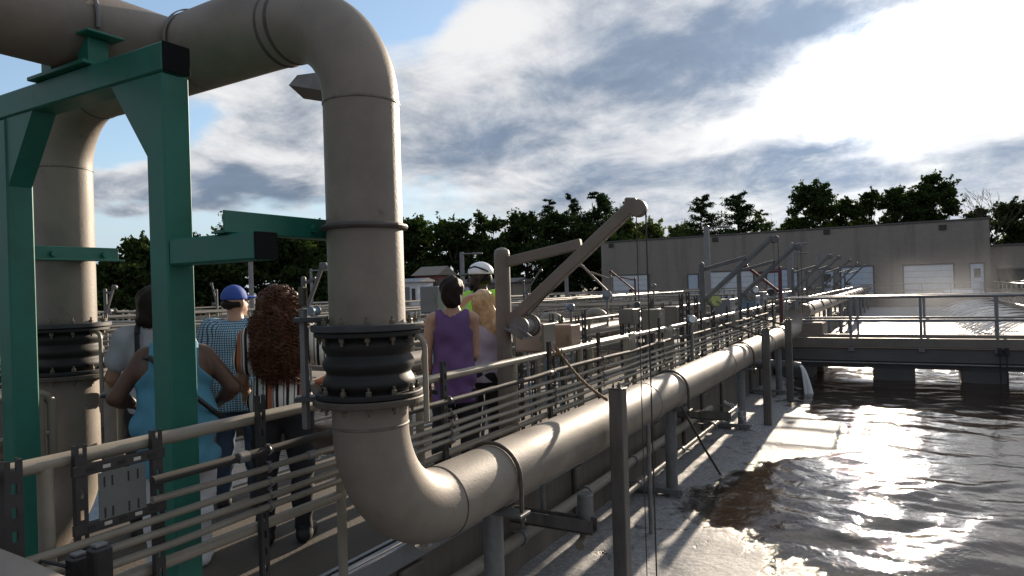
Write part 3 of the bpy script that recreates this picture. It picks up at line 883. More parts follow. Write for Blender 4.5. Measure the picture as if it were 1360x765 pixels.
# pipe columns with u straps
def pipe_support(y, label):
    t = thing('pipe_support', label, 'pipe support', (PX, y, -0.70), 0, 'columns under the tank pipe')
    MB().tube([(PX, y, -3.0), (PX, y, PZ - HR - 0.02)], 0.062, 18).build('column', 'galv', t)
    MB().cbox((PX, y, PZ - HR - 0.012), (0.46, 0.12, 0.02), 0.003).build('saddle_plate', 'galv', t)
    st = MB().tube([(PX + HR + .014, y, PZ - HR - .09), (PX + HR + .014, y, PZ)] + [(PX + math.cos(a) * (HR + .014), y, PZ + math.sin(a) * (HR + .014)) for a in [PI * i / 20 for i in range(1, 20)]]
              + [(PX - HR - .014, y, PZ), (PX - HR - .014, y, PZ - HR - .09)], 0.013, 8).build('u_bolt', 'flange_brown', t)
    for sx in (-1, 1): MB().lathe((PX + sx * (HR + .014), y, PZ - HR - .05), (0, 0, 1), [(.001, 0), (.024, 0), (.024, .02), (.001, .02)], 6, False).build('nut', 'bolt', st)
    MB().box((PX - 0.55, y - 0.07, -0.64), (PX + 0.13, y + 0.07, -0.58), 0.006).build('base_beam', 'galv', t)
for y, l in ((3.52, 'round grey column holding the big pipe nearest the lower elbow'), (7.15, 'round column under the big pipe right of the tall square post'),
             (10.8, 'round column under the big pipe beside the water spray'), (14.4, 'round column under the big pipe nearest the footbridge')):
    pipe_support(y, l)
# steel brackets from the wall
for y, l in ((4.55, 'dark steel channel bracket sticking out of the tank wall left of the square post'), (9.0, 'dark steel channel bracket on the tank wall below the small pipes')):
    t = thing('wall_bracket', l, 'bracket', (WALL_X, y, -0.1), 0, 'steel brackets on the tank wall')
    MB().box((WALL_X + .09, y - 0.05, -0.19), (PX + 0.22, y + 0.05, -0.175)).build('web', 'strut', t)
    MB().box((WALL_X + .09, y - 0.05, -0.175), (PX + 0.22, y - 0.042, -0.09)).build('flange', 'post_steel', t)
    MB().box((WALL_X + .09, y + 0.042, -0.175), (PX + 0.22, y + 0.05, -0.09)).build('flange', 'post_steel', t)

# ------------------------------------------------------------------ small pipes along the tank wall
def small_pipe(name, label, x, z, y0, y1, r, step, m='conduit'):
    t = thing(name, label, 'pipe', (x, y0, z), 0, 'small pipes along the tank wall')
    MB().tube([(x, y0, z), (x, y1, z)], r, 16).build('pipe', m, t)
    y = y0 + 0.5
    while y < y1:
        MB().lathe((x, y, z), (0, 1, 0), [(r, 0), (r + .012, 0), (r + .012, .05), (r, .05)], 16).build('coupling', 'galv', t)
        MB().box((WALL_X + .002, y + .1, z - .02), (x, y + .13, z - .002)).build('bracket', 'galv', t)
        y += step
    return t
small_pipe('small_pipe', 'upper small tan pipe with couplings along the tank wall', -2.58, -0.30, 1.5, 10.4, 0.048, 1.25)
small_pipe('small_pipe', 'lower small tan pipe along the tank wall near the spray', -2.42, -0.46, 6.2, 12.0, 0.03, 1.6)
# rods hanging between pipe and wall
for k, (y, x) in enumerate(((5.9, -2.02), (3.95, -2.52), (4.75, -2.5))):
    t = MB().tube([(x, y, -0.64 if k == 0 else -0.25), (x, y, PZ - 0.12)], 0.02, 10).build('hanger_pipe', 'galv', None,
        ('thin hanging pipe ending just above the foam right of the square post', 'thin upright tube between wall and pipe near the lower elbow', 'thin upright tube behind the square post')[k], 'pipe')
t = thing('junction_can', 'short grey cylinder fitting with elbow left of the square post', 'fitting', (-2.08, 4.62, -0.1))
MB().lathe((-2.08, 4.62, -0.16), (0, 0, 1), [(.001, 0), (.055, 0), (.06, .01), (.06, .22), (.05, .23), (.001, .23)], 20).build('body', 'galv', t)
MB().tube(arc((-2.08, 4.50, -.16), (0, 1, 0), (0, 0, -1), .12, 8), .035, 12).build('elbow', 'conduit', t)

# ------------------------------------------------------------------ green steel frame
GY = 1.92; GW = 0.132
gx1, gx2 = -2.87, -4.26
GT = 2.735
gf = thing('green_frame', 'green painted steel frame of two posts and beam carrying the pipe', 'frame', ((gx1 + gx2) / 2, GY, 0))
for x in (gx1, gx2):
    p = MB().box((x - GW / 2, GY - GW / 2, 0.012), (x + GW / 2, GY + GW / 2, GT - GW - 0.002), 0.008).build('post', 'green', gf)
    MB().cbox((x, GY, 0.006), (0.26, 0.26, 0.011), 0.002).build('base_plate', 'green', p)
bx0, bx1 = gx2 - 0.10, gx1 + GW / 2 + 0.004
MB().box((bx0, GY - GW / 2 - .002, GT - GW), (bx1, GY + GW / 2 + .002, GT), 0.008).build('beam', 'green', gf)
for x, s in ((bx1, 1), (bx0, -1)):
    MB().cbox((x + s * 0.003, GY, GT - GW / 2), (0.012, GW * 0.98, GW * 0.98), 0.002).build('end_cap', 'green_dark', gf)
def gusset(x, s):
    L = 0.32
    z = GT - GW - .001
    b = MB()
    y0, y1 = GY - GW / 2 + .0085, GY + GW / 2 - .0085
    tri = [(x, z), (x + s * L * 0.85, z), (x, z - L * 1.15)]
    vs = [(a, y0, c) for a, c in tri] + [(a, y1, c) for a, c in tri]
    b.add(vs, [(0, 1, 2), (3, 5, 4), (0, 3, 4, 1), (1, 4, 5, 2), (2, 5, 3, 0)])
    b.build('gusset', 'green', gf)
gusset(gx1 - GW / 2, -1); gusset(gx2 + GW / 2, 1)
# saddle with its bearing plates
sd = MB().box((BRX - 0.26, GY - 0.10, GT + 0.002), (BRX + 0.26, GY + 0.10, GT + 0.022), 0.003).build('saddle', 'green', gf)
for s in (-1, 1):
    MB().box((BRX + s * 0.17 - 0.05, GY - 0.05, GT + 0.024), (BRX + s * 0.17 + 0.05, GY + 0.05, GT + 0.15), 0.004).build('saddle_web', 'green', sd)
    MB().box((BRX + s * 0.215 - 0.075, GY - 0.09, GT + 0.152), (BRX + s * 0.215 + 0.075, GY + 0.09, GT + 0.164), 0.003).build('bearing_plate', 'green', sd)
MB().tube([(BRX + math.cos(a) * (CR + .014), GY, CRC + math.sin(a) * (CR + .014)) for a in [PI * (i / 24 * 1.12 - 0.06) for i in range(25)]], 0.011, 8).build('strap', 'galv', sd)
# side arms and braces that hold the risers
for x0, x1 in ((gx1 + GW / 2 + .002, -2.25), (-4.80, gx2 - GW / 2 - .002)):
    a_ = MB().box((x0, GY - 0.06, 1.745), (x1, GY + 0.055, 1.860), 0.008).build('side_arm', 'green', gf)
    xe, s = (x1, 1) if x1 > -3 else (x0, -1)
    MB().cbox((xe + s * 0.003, GY - .0025, 1.8025), (0.012, 0.112, 0.112), 0.002).build('end_cap', 'green_dark', a_)
for x, sgn in ((V1[0] - PR - .028, -1), (V2[0] + PR + .028, 1)):
    b_ = MB().box((x - 0.005, GY - 0.08, 1.864), (x + 0.005, 2.74, 1.955), 0.002).box((min(x, x + sgn * .08), GY - .08, 1.862), (max(x, x + sgn * .08), 2.74, 1.8715), .001).build('brace_angle', 'green', gf)
    for yy in (2.32, 2.64):
        MB().lathe((x - .03, yy, 1.905), (1, 0, 0), [(.001, 0), (.02, 0), (.02, .06), (.001, .06)], 6, False).build('bolt', 'green', b_)

# ------------------------------------------------------------------ handrails
RX = -2.64
POST_R = 0.026
_pm = MB().tube([(0, 0, 0.0), (0, 0, 1.015)], POST_R, 12).lathe((0, 0, 0), (0, 0, 1), [(.001, .0), (.055, 0), (.055, .012), (.001, .012)], 16, False)
POST_ME = _pm.mesh('post', 'rail')
def handrail(label, a, b, zs=(1.03, 0.523), rs_=(0.028, 0.025), posts=None, step=1.6, returns=True, name='handrail', group='handrails', m='rail'):
    a, b = Vector((a[0], a[1], 0)), Vector((b[0], b[1], 0))
    L = (b - a).length; d = (b - a).normalized()
    t = thing(name, label, 'handrail', a, 0, group)
    for k, (z, r_) in enumerate(zip(zs, rs_)):
        if k == 0 and returns:
            q = 0.08
            pts = [a + Vector((0, 0, z - .45))] + arc(a + d * q + Vector((0, 0, z - q)), -d, Vector((0, 0, 1)), q, 6) + \
                  list(reversed(arc(b - d * q + Vector((0, 0, z - q)), d, Vector((0, 0, 1)), q, 6))) + [b + Vector((0, 0, z - .45))]
        else: pts = [a + Vector((0, 0, z)), b + Vector((0, 0, z))]
        MB().tube(pts, r_, 12).build('top_rail' if k == 0 else 'lower_rail', m, t)
    n = max(1, round(L / step))
    ps = posts if posts is not None else [0.02 * L + (L * 0.96) * i / n for i in range(n + 1)]
    for s_ in ps:
        inst(POST_ME, 'post', t, a + d * s_)
    return t
handrail('nearest section of the right handrail, in front of the green frame', (RX, -1.0), (RX, 2.72), posts=[0.9, 2.26, 3.70], returns=True)
handrail('handrail section right of the lower pipe bend beside the person in purple', (RX, 3.25), (RX, 7.12), posts=[0.15, 1.35, 2.6, 3.8])
handrail('short handrail section before the blue white gauge', (RX, 7.24), (RX, 8.56), posts=[0.06, 1.25])
handrail('handrail section with the blue white gauge', (RX, 8.66), (RX, 12.6), posts=[0.06, 1.3, 2.6, 3.85])
handrail('handrail section ending at the footbridge', (RX, 12.72), (RX, 16.9), posts=[0.06, 1.4, 2.8, 4.1])
for k, (y0, y1) in enumerate(((18.4, 31), (31.1, 44), (44.1, 57.5))):
    handrail('sunlit handrail past the footbridge, %s stretch' % ('first', 'middle', 'farthest')[k], (RX, y0), (RX, y1), step=2.0)
LX = -4.68
handrail('left handrail nearest section before the rear riser pipe', (LX, -1.0), (LX, 2.28), zs=(1.03, .78, .60, .45, .30), rs_=(.028, .018, .016, .016, .02), step=1.5)
handrail('left handrail section just past the rear riser pipe', (LX, 2.72), (LX, 9.0), zs=(1.03, .78, .60, .45, .30), rs_=(.028, .018, .016, .016, .02), step=1.5)
handrail('left handrail section behind the control boxes', (LX, 9.1), (LX, 17.0), zs=(1.03, .75, .52, .3), rs_=(.028, .018, .016, .02), step=1.6)
handrail('left handrail section far along the walkway', (LX, 17.1), (LX, 36.0), zs=(1.03, .75, .52), rs_=(.028, .02, .02), step=1.8)
handrail('left handrail section at the far end of the walkway', (LX, 36.1), (LX, 57.5), zs=(1.03, .52), rs_=(.03, .026), step=2.0)
# rails of the other tanks
names = {0: 'near', 1: 'middle', 2: 'far'}
for k, (x, w) in enumerate(((-12.8, 'first tank'), (-14.5, 'second tank near side'), (-22.6, 'second tank far side'), (-24.3, 'third tank near side'), (-32.5, 'third tank far side'), (-34.3, 'outer edge'))):
    for j, (y0, y1) in enumerate(((3.0, 20.5), (20.7, 39.0), (39.2, 57.5))):
        handrail('%s stretch of the background handrail along the %s' % (('near', 'middle', 'far')[j], w), (x, y0), (x, y1), zs=(1.03, .74, .52, .28), rs_=(.032, .022, .026, .02), step=1.9, group='background handrails')
for k, (x0, x1, w) in enumerate(((-12.5, -5.0, 'first tank'), (-22.3, -14.8, 'second tank'), (-32.2, -24.6, 'third tank'))):
    for j, y in enumerate((9.0, 10.2, 18.0, 19.2, 30.0, 31.2, 44.0, 45.2)):
        handrail('cross handrail over the %s, %s of eight counted outward' % (w, ('first', 'second', 'third', 'fourth', 'fifth', 'sixth', 'seventh', 'eighth')[j]), (x0, y), (x1, y), zs=(1.03, .76, .52, .28), rs_=(.032, .02, .026, .02), step=1.4, group='cross handrails over the left tanks')
    for j, y in enumerate((9.0, 18.0, 30.0, 44.0)):
        t = MB().box((x0 - .1, y - .1, -0.22), (x1 + .1, y + 1.3, -0.002), 0.02).build('cross_walkway', 'concrete', None)
        tag(t, kind='structure')
handrail('far handrail across the end of the sunlit tank', (-2.6, 58.4), (4.9, 58.4), step=1.9, zs=(1.03, .52), rs_=(.035, .03))
handrail('sunlit handrail along the right side of the tank past the bridge', (5.05, 22), (5.05, 57.5), step=2.0, zs=(1.07, .55), rs_=(.03, .028))
handrail('second handrail farther right of the tank past the bridge', (6.6, 22), (6.6, 57.5), step=2.0, zs=(1.07, .55), rs_=(.03, .028))
handrail('far handrail across the ends of the left tanks', (-34, 58.4), (-4.8, 58.4), step=2.2, zs=(1.03, .52), rs_=(.035, .03))

# ------------------------------------------------------------------ conduits on perforated channels
CX = RX + 0.075
CZ = [(0.885, 'dark_conduit', 0.019), (0.805, 'conduit', 0.0145), (0.733, 'conduit', 0.0155), (0.680, 'conduit', 0.0155), (0.625, 'conduit', 0.0155)]
CN = ['dark', 'first tan', 'second tan', 'third tan', 'lowest tan']
for k, (z, m, r_) in enumerate(CZ):
    t = thing('conduit', '%s conduit of the bundle clamped outside the right handrail' % CN[k], 'conduit', (CX, 0, z), 0, 'conduits along the right handrail')
    y1 = (15.6, 15.2, 16.2, 16.2, 15.8)[k]
    rr = random.Random(k)
    pts = [(CX + rr.uniform(-.004, .004), y, z + rr.uniform(-.006, .006) - (0.004 * math.sin(y * 2 + k))) for y in np.arange(-1.0 if k > 1 else at_X(206, 560, RX + .045).y - .04, y1, 0.45)]
    MB().tube(pts, r_, 10).build('tube', m, t)
    for y in np.arange(2.0 + 0.4 * k, y1, 3.05):
        MB().lathe((CX, y, z), (0, 1, 0), [(r_, 0), (r_ + .006, .004), (r_ + .006, .05), (r_, .054)], 12).build('coupling', 'galv', t)
STRUT_Y = []
for px in (10, 104, 206, 346, 591, 732, 798):
    q = at_X(px, 560, RX + 0.045); STRUT_Y.append(q.y)
STRUT_Y += [8.1, 9.35, 10.1, 10.9, 11.8, 12.9, 13.6, 14.6, 15.5, 16.4]
def perf_mesh(L, w=0.042, dep=0.024):
    """perforated channel: two flanges and a web with real slots"""
    b = MB()
    n = max(3, int(L / 0.075)); p = L / n
    y0 = -w / 2; sl = 0.007
    # local: front face to +x
    for k in range(n):
        z0 = k * p
        b.box((dep - .003, y0, z0), (dep, -sl, z0 + p)); b.box((dep - .003, sl, z0), (dep, w / 2, z0 + p))
        b.box((dep - .003, -sl, z0), (dep, sl, z0 + p * 0.55))
    b.box((-0.001, y0, 0), (dep - .003, y0 + .003, L)); b.box((-0.001, w / 2 - .003, 0), (dep - .003, w / 2, L))
    return b
PERF = perf_mesh(0.86).mesh('channel', 'strut')
CLAMP = MB().tube(arc((0, 0, 0), (1, 0, 0), (0, 0, 1), 0.021, 10, -PI / 2, PI / 2), 0.0045, 5).cbox((0.026, 0, 0.0), (0.012, 0.012, 0.012)).cbox((0.004, 0, 0.026), (.02, .016, .006)).mesh('clamp', 'galv')
SL = ['leftmost dark slotted channel, cut by the left edge', 'dark slotted channel left of the grey plate', 'dark slotted channel right of the grey plate',
      'dark slotted channel in front of the curly haired person', 'dark slotted channel in front of the person in purple', 'dark slotted channel where the rope is tied',
      'dark slotted channel right of the rope', 'dark channel just left of the blue white gauge']
FARL = ['%s dark slotted channel past the gauge on the right handrail' % w for w in ('first', 'second', 'third', 'fourth', 'fifth', 'sixth', 'seventh', 'eighth', 'ninth')]
for k, y in enumerate(STRUT_Y):
    z0 = 0.28 if k > 2 else 0.22
    t = thing('strut_channel', SL[k] if k < len(SL) else FARL[k - 8], 'channel', (RX + .03, y, 0.02), 0, 'slotted channels on the right handrail')
    o = inst(PERF, 'channel', t, (RX + 0.032, y, z0))
    if k == 0: o.scale = (1.8, 1.3, 1)
    if k > 2 and k % 2 == 1 and k > 6: o.scale = (1, 1.1, 1.05)
    if k > 2:
        for z, m, r_ in CZ: inst(CLAMP, 'clamp', t, (CX, y + 0.012, z))
# flat plate with slots on the rack at the left
q0, q1 = STRUT_Y[1], STRUT_Y[2]
t = thing('mounting_plate', 'blank grey plate with slots between two dark channels at lower left', 'plate', (RX + .05, (q0 + q1) / 2, 0.5))
xp = RX + 0.062
pl = MB()
ya, yb, za, zb = q0 + 0.055, q1 - 0.055, 0.790, 0.965
MB().box((xp - .004, ya, za), (xp, yb, zb), 0.001).build('plate', 'panel_grey', t)
for fy in (0.12, 0.28, 0.62, 0.82):
    for z_ in (zb - 0.055, za + 0.006):
        y_ = ya + (yb - ya) * fy
        MB().box((xp + .0005, y_ - .003, z_), (xp + .0012, y_ + .003, z_ + .038)).build('slot', 'black', t)
for z_ in (zb + 0.002, za - 0.034):
    hb = MB().box((xp - .022, q0 - .03, z_), (xp - .002, q1 + .03, z_ + 0.04), 0.002).build('cross_channel', 'strut', t)
    for k in range(5):
        y_ = q0 + (q1 - q0) * (k + .5) / 5
        MB().box((xp - .0015, y_ - .014, z_ + .013), (xp + .0, y_ + .014, z_ + .026)).build('slot', 'hole' if k % 2 else 'black', hb)
# black twin switch boxes and the short pipe at the bottom left corner
tb = at_d(120, 742, 2.02)
t = thing('switch_box_pair', 'two black upright boxes side by side at the bottom left corner', 'box', (tb.x, tb.y, 0.2))
for k, px in enumerate((104, 132)):
    q = at_d(px, 726 if k else 738, 2.0 if k else 2.04)
    MB().cbox((q.x, q.y, q.z - 0.19), (0.05, 0.055, 0.38), 0.006).build('body', 'black', t)
    MB().cbox((q.x, q.y, q.z + .006), (0.03, 0.035, 0.01), 0.002).build('lid', 'galv', t)
q = at_d(98, 740, 2.04); MB().tube([q + Vector((0, -.02, -.02)), q + Vector((-.06, -.06, .0)), q + Vector((-.1, -.12, -.1))], 0.006, 6).build('wire', 'black', t)
MB().bar((RX + .02, tb.y, 0.30), (tb.x + .1, tb.y, 0.30), 0.05, 0.05, .004).build('arm', 'strut', t)
p0, p1, p2 = at_d(-60, 748, 2.0), at_d(10, 778, 1.86), at_d(110, 830, 1.66)
t = MB().tube([p0, p1, p2, p2 + (p2 - p1) * 2], 0.075, 24).build('corner_pipe', 'pipe', None, 'tan pipe end crossing the bottom left corner', 'pipe')

# ------------------------------------------------------------------ square guide posts in the tank
for k, (px, pyt, xx) in enumerate(((820, 516, -1.90), (1017, 437, -1.90), (1047, 425, -1.90))):
    q = at_X(px, pyt, xx)
    lab = ('tall square steel post standing in the foam nearest the camera', 'square steel post in the water left of another by the bridge', 'square steel post in the water right beside the footbridge')[k]
    t = thing('guide_post', lab, 'post', (xx, q.y, -0.7), 0, 'square posts in the tank')
    MB().box((xx - .053, q.y - .053, -2.5), (xx + .053, q.y + .053, q.z), 0.006).build('tube', 'post_steel', t)
    MB().box((xx - .070, q.y - .012, -2.4), (xx - .054, q.y + .012, q.z - .02), 0.002).build('guide_strip', 'galv', t)
    cp = MB().cbox((xx, q.y, q.z + .004), (0.115, 0.115, 0.008), .002).build('cap', 'post_steel', t)
    for sx, sy in ((-.025, -.02), (.02, .0), (.0, .025), (.028, -.03)):
        inst(BOLT_UP, 'bolt', cp, (xx + sx, q.y + sy, q.z + .008))
    if k: MB().bar((xx, q.y, q.z - .12), (RX, q.y - .5, 1.0), .035, .035, .004).build('stay', 'flange_brown', t)
# rope from the handrail to the near guide post
a, b = at_X(738, 461, RX + .05), at_X(806, 531, -1.95)
t = thing('rope', 'brown twisted rope stretched from the handrail down to the square post', 'rope', a)
npt = 40
for s_ in range(3):
    pts = []
    for i in range(npt + 1):
        f = i / npt; p = a.lerp(b, f) + Vector((0, 0, -0.05 * math.sin(PI * f)))
        w = f * 60 + s_ * 2 * PI / 3
        pts.append(p + Vector((0.3 * math.cos(w), 0.5 * math.cos(w + 1), math.sin(w))) * 0.0075)
    MB().tube(pts, 0.0085, 6).build('strand', 'rope', t)
MB().tube([Vector((RX + math.cos(w) * .034, a.y + .008 * w, 1.03 + math.sin(w) * .034)) for w in [i * .5 for i in range(40)]], 0.009, 6).build('knot', 'rope', t)

# ------------------------------------------------------------------ davit cranes
def crane(label, base, tip_v, post_z=1.92, m='crane_paint', drum='galv', cable=None, scale=1.0, group='davit cranes', drum_col='galv'):
    base = Vector(base)
    t = thing('davit_crane', label, 'crane', base, 0, group)
    d = Vector((tip_v[0], tip_v[1], 0)); L = d.length; d.normalize()
    side = Vector((-d.y, d.x, 0))
    P = lambda u, z, s=0.0: base + d * u + side * s + Vector((0, 0, z))
    MB().tube([P(0, 0.01), P(0, post_z - .03)], 0.066 * scale, 18).lathe(P(0, post_z - .03), (0, 0, 1), [(.066 * scale, 0), (.06 * scale, .03), (.03 * scale, .05), (.001, .055)], 18).build('post', m, t)
    MB().box((base.x - .13, base.y - .13, base.z), (base.x + .13, base.y + .13, base.z + .02), .003).build('base_plate', m, t)
    z0, zt = 1.30 + (post_z - 1.92), tip_v[2]
    jb = 0.62
    arm = MB().bar(P(0.04, z0), P(L, zt), 0.085 * scale, 0.095 * scale, .008).build('boom', m, t)
    MB().bar(P(0.04, z0 + .052 * scale + .004, 0.03 * scale), P(L * .98, zt + .052 * scale + .004, 0.03 * scale), 0.02, 0.012, .002).build('stiffener', m, arm)
    st = MB().bar(P(0.05, post_z - .10), P(L * jb, z0 + (zt - z0) * jb + .07), 0.055 * scale, 0.085 * scale, .006).build('strut', m, t)
    hd = MB()
    e1 = P(L - .02, zt + .03); up = (P(L, zt) - P(0.04, z0)).normalized()
    nrm = side.cross(up).normalized()
    if nrm.z < 0: nrm = -nrm
    c1 = P(L + .03, zt - .03)
    hd.lathe(c1 + side * -0.045, side, [(.001, 0), (.062, 0), (.068, .008), (.068, .082), (.062, .09), (.001, .09)], 20)
    hd.bar(P(L - .07, zt - .005), c1 + nrm * .02, 0.088 * scale, 0.13 * scale, .012)
    hd.build('sheave_head', m, t)
    wn = thing_part = MB().lathe(P(.20, z0 - .02, -.12), side, [(.001, 0), (.085, 0), (.085, .015), (.06, .02), (.06, .19), (.085, .195), (.085, .21), (.001, .21)], 20).build('winch_drum', drum_col, t)
    MB().lathe(P(.20, z0 - .02, .09), side, [(.001, 0), (.095, 0), (.095, .018), (.001, .018)], 20).build('brake_disc', 'strut', wn)
    MB().bar(P(.06, z0 - .03, .0), P(.22, z0 - .12, .0), .22, .02, .003).build('winch_plate', 'galv', wn)
    MB().bar(P(.20, z0 - .02, -.13), P(.32, z0 - .1, -.15), .02, .02, .003).build('crank', 'galv', wn)
    if cable is not None:
        c = c1 + d * .06
        MB().tube([c, Vector((c.x, c.y, cable))], 0.006, 6).build('cable', 'cable', t)
        MB().tube([c - d * .075, Vector((c.x - d.x * .075, c.y - d.y * .075, cable))], 0.004, 6).build('cable', 'cable', t)
        MB().tube([c1 + nrm * .06, P(.22, z0 + .06)], 0.005, 5).build('cable', 'cable', t)
    return t
cb = at_X(673, 560, -2.93); cb.z = 0.0
tip = at_d(842, 272, 5.25)
crane('tan davit crane nearest the group with its boom raised over the tank', cb, (tip.x - cb.x, tip.y - cb.y, tip.z), cable=-0.7)
for k, (y, dirx, diry, zt, mm, dc, lab) in enumerate((
        (11.6, 1.05, .62, 2.32, 'crane_far', 'lens_yellow', 'grey davit crane with yellow green drum beyond the gauge'),
        (14.6, 1.05, .55, 2.30, 'crane_far', 'galv', 'grey davit crane next after the yellow green drum'),
        (22.5, 1.0, .6, 2.3, 'crane_far', 'galv', 'davit crane just past the footbridge'), (26.0, 1.0, .6, 2.35, 'crane_far', 'galv', 'davit crane second past the footbridge'),
        (31.5, 1.0, .6, 2.35, 'crane_far', 'galv', 'davit crane third past the footbridge'), (37.0, 1.0, .6, 2.3, 'crane_far', 'galv', 'davit crane fourth past the footbridge'),
        (44.0, 1.0, .6, 2.3, 'crane_far', 'galv', 'davit crane farthest along the walkway'))):
    crane(lab, (-2.95, y, 0), (dirx, diry, zt), m=mm, drum_col=dc, cable=0.9 if k < 2 else None, scale=.72)
def crane_px(lab, px, d, dv, mm='crane_far', tipz=2.35, dc='galv'):
    q = at_d(px, 400, d); q.z = 0
    crane(lab, q, (*dv, tipz), m=mm, drum_col=dc, scale=.72)
crane_px('small red davit crane with boom lowered left behind the grey cranes', 1037, 17.5, (-.9, .25), 'red_paint', 2.0)
crane_px('davit crane with boom pointing left behind the near crane cable', 812, 24.0, (-1.25, .1), 'crane_paint', 2.45, 'blue_grey')
crane_px('small dark red davit crane by the garage door', 844, 34.0, (-1.3, .1), 'red_paint', 2.3)
crane_px('davit crane with raised boom left of the near flange', 404, 13.0, (.42, .1), 'crane_far', 2.15, 'blue_grey')
crane_px('small distant davit crane left of the blue cap', 288, 30.0, (-.45, .1), 'crane_far', 2.2)
crane_px('small distant davit crane beside the left riser flange', 140, 20.0, (.28, .1), 'crane_far', 2.0)
crane_px('small distant davit crane behind the near crane post', 696, 30.0, (.8, .1), 'crane_far', 2.35)

# ------------------------------------------------------------------ boxes, gauges and instrument stands
def stand_box(label, px, py, X, w, h, dep, m, name='control_box', legs=True, zc=None):
    q = at_X(px, py, X)
    t = thing(name, label, 'control box', (q.x, q.y, 0), 0, 'control boxes on the walkway')
    b = MB().box((q.x - dep / 2, q.y - w / 2, q.z - h / 2), (q.x + dep / 2, q.y + w / 2, q.z + h / 2), .008).build('cabinet', m, t)
    MB().box((q.x - dep / 2 + .01, q.y - w / 2 - .012, q.z - h / 2 + .015), (q.x + dep / 2 - .01, q.y - w / 2 - .001, q.z + h / 2 - .015), .004).build('door', m, b)
    MB().cbox((q.x + dep / 2 - .03, q.y - w / 2 - .018, q.z), (.014, .014, .05), .003).build('latch', 'galv', b)
    if legs:
        for s in (-1, 1):
            o = inst(PERF, 'leg', t, (q.x + s * dep * .35, q.y + w / 2 + .03, 0.02))
            o.scale = (1, 1, (q.z + h / 2 + .06) / .86); o.rotation_euler = (0, 0, -PI / 2)
    for k in range(3):
        x_ = q.x - dep * .3 + dep * .3 * k
        MB().tube([(x_, q.y, q.z - h / 2), (x_, q.y, q.z - h / 2 - .15), (x_ + .02, q.y + .05, 0.05)], .012, 8).build('conduit', 'galv' if k % 2 else 'blue_grey', t)
    return t
stand_box('tan control cabinet right of the near crane post', 711, 448, -2.98, .24, .26, .30, 'box_tan')
stand_box('pinkish tan lid box beside the tan control cabinet', 749, 447, -2.90, .22, .24, .26, 'box_pink')
stand_box('grey control box behind the short handrail section', 868, 425, -3.0, .26, .30, .24, 'box_tan')
stand_box('grey blue control box under the yellow green drum', 962, 411, -3.0, .45, .40, .32, 'box_grey')
stand_box('blue grey cabinet under the second grey crane', 997, 402, -3.0, .5, .32, .32, 'blue_grey')
stand_box('pale cabinet by the left handrail behind the white helmet', 579, 398, -4.5, .26, .30, .24, 'box_grey')
stand_box('grey cabinet far along the walkway near the footbridge', 1008, 398, -3.1, .5, .4, .3, 'box_grey')
stand_box('tan cabinet in the middle of the walkway left of the gauge', 893, 420, -3.6, .34, .36, .26, 'box_tan')
stand_box('low tan cabinet by the left handrail beside the crane cable', 836, 420, -4.4, .4, .28, .28, 'box_tan')
FREEL = ['free standing dark channel behind the short handrail section', 'free standing dark channel by the left handrail near the crane cable', 'tall free standing dark channel above the gauge, left of a pair',
         'tall free standing dark channel above the gauge, right of a pair', 'free standing dark channel just right of the tall pair', 'free standing dark channel at the yellow green drum crane',
         'free standing dark channel beside the near crane post', 'free standing dark channel by the left handrail right of the control boxes', 'free standing dark channel left of the crane cable',
         'free standing dark channel right of the yellow green drum', 'free standing dark channel near the red crane']
for k, (px, py, X, h) in enumerate(((855, 405, -3.3, 1.25), (866, 398, -4.3, 1.3), (905, 398, -3.2, 1.4), (914, 396, -3.35, 1.42), (925, 402, -3.3, 1.35), (947, 402, -3.2, 1.3), (690, 440, -3.3, 1.2), (776, 420, -4.4, 1.2), (826, 408, -4.5, 1.2), (965, 398, -3.5, 1.3), (1053, 395, -3.0, 1.3))):
    q = at_X(px, py, X)
    t = thing('strut_stand', FREEL[k], 'channel', (q.x, q.y, 0), 0, 'free standing dark channels')
    o = inst(PERF, 'channel', t, (q.x, q.y, 0.012)); o.scale = (1.4, 1.6, h / .86); o.rotation_euler = (0, 0, -YAW - 1.2)
    MB().cbox((q.x, q.y, .006), (.14, .14, .01)).build('foot', 'galv', t)
def gauge(label, px, py, X, r, m1, m2, h=None, ax=(0.55, -0.83, 0.05)):
    q = at_X(px, py, X)
    t = thing('instrument_head', label, 'instrument', (q.x, q.y, 0), 0, 'instrument heads')
    a = Vector(ax).normalized()
    MB().lathe(q - a * r * .9, a, [(.001, 0), (r * .8, 0), (r, r * .25), (r, r * 1.5), (r * .9, r * 1.8), (.001, r * 1.8)], 24).build('housing', m1, t)
    MB().lathe(q + a * r * .85, a, [(.001, r * .12), (r * .75, r * .12), (r * .85, 0)], 24).build('face', m2, t)
    MB().lathe(q - Vector((0, 0, r * 1.6)), (0, 0, 1), [(.001, 0), (r * .35, 0), (r * .35, r * .9), (.001, r * .9)], 14).build('neck', m1, t)
    MB().tube([(q.x, q.y, 0.01), (q.x, q.y, q.z - r)], .022, 10).build('stem', 'galv', t)
    return t
gauge('blue and white round gauge on the right handrail', 918, 424, RX + .10, .058, 'blue_grey', 'door_white')
gauge('round white dial on the second grey crane post', 1002, 385, -2.85, .085, 'galv', 'door_white')
gauge('small blue valve head by the left handrail', 758, 408, -4.45, .06, 'blue', 'galv')
gauge('big blue grey actuator under the left pointing crane', 806, 392, -5.2, .09, 'blue_grey', 'box_grey', ax=(.4, -.8, .4))
gauge('small pale actuator near the far door', 868, 380, -6.0, .07, 'box_grey', 'galv')
gauge('dark dial behind the left handrail near the crane cable', 845, 405, -4.5, .07, 'galv', 'glass_dark')
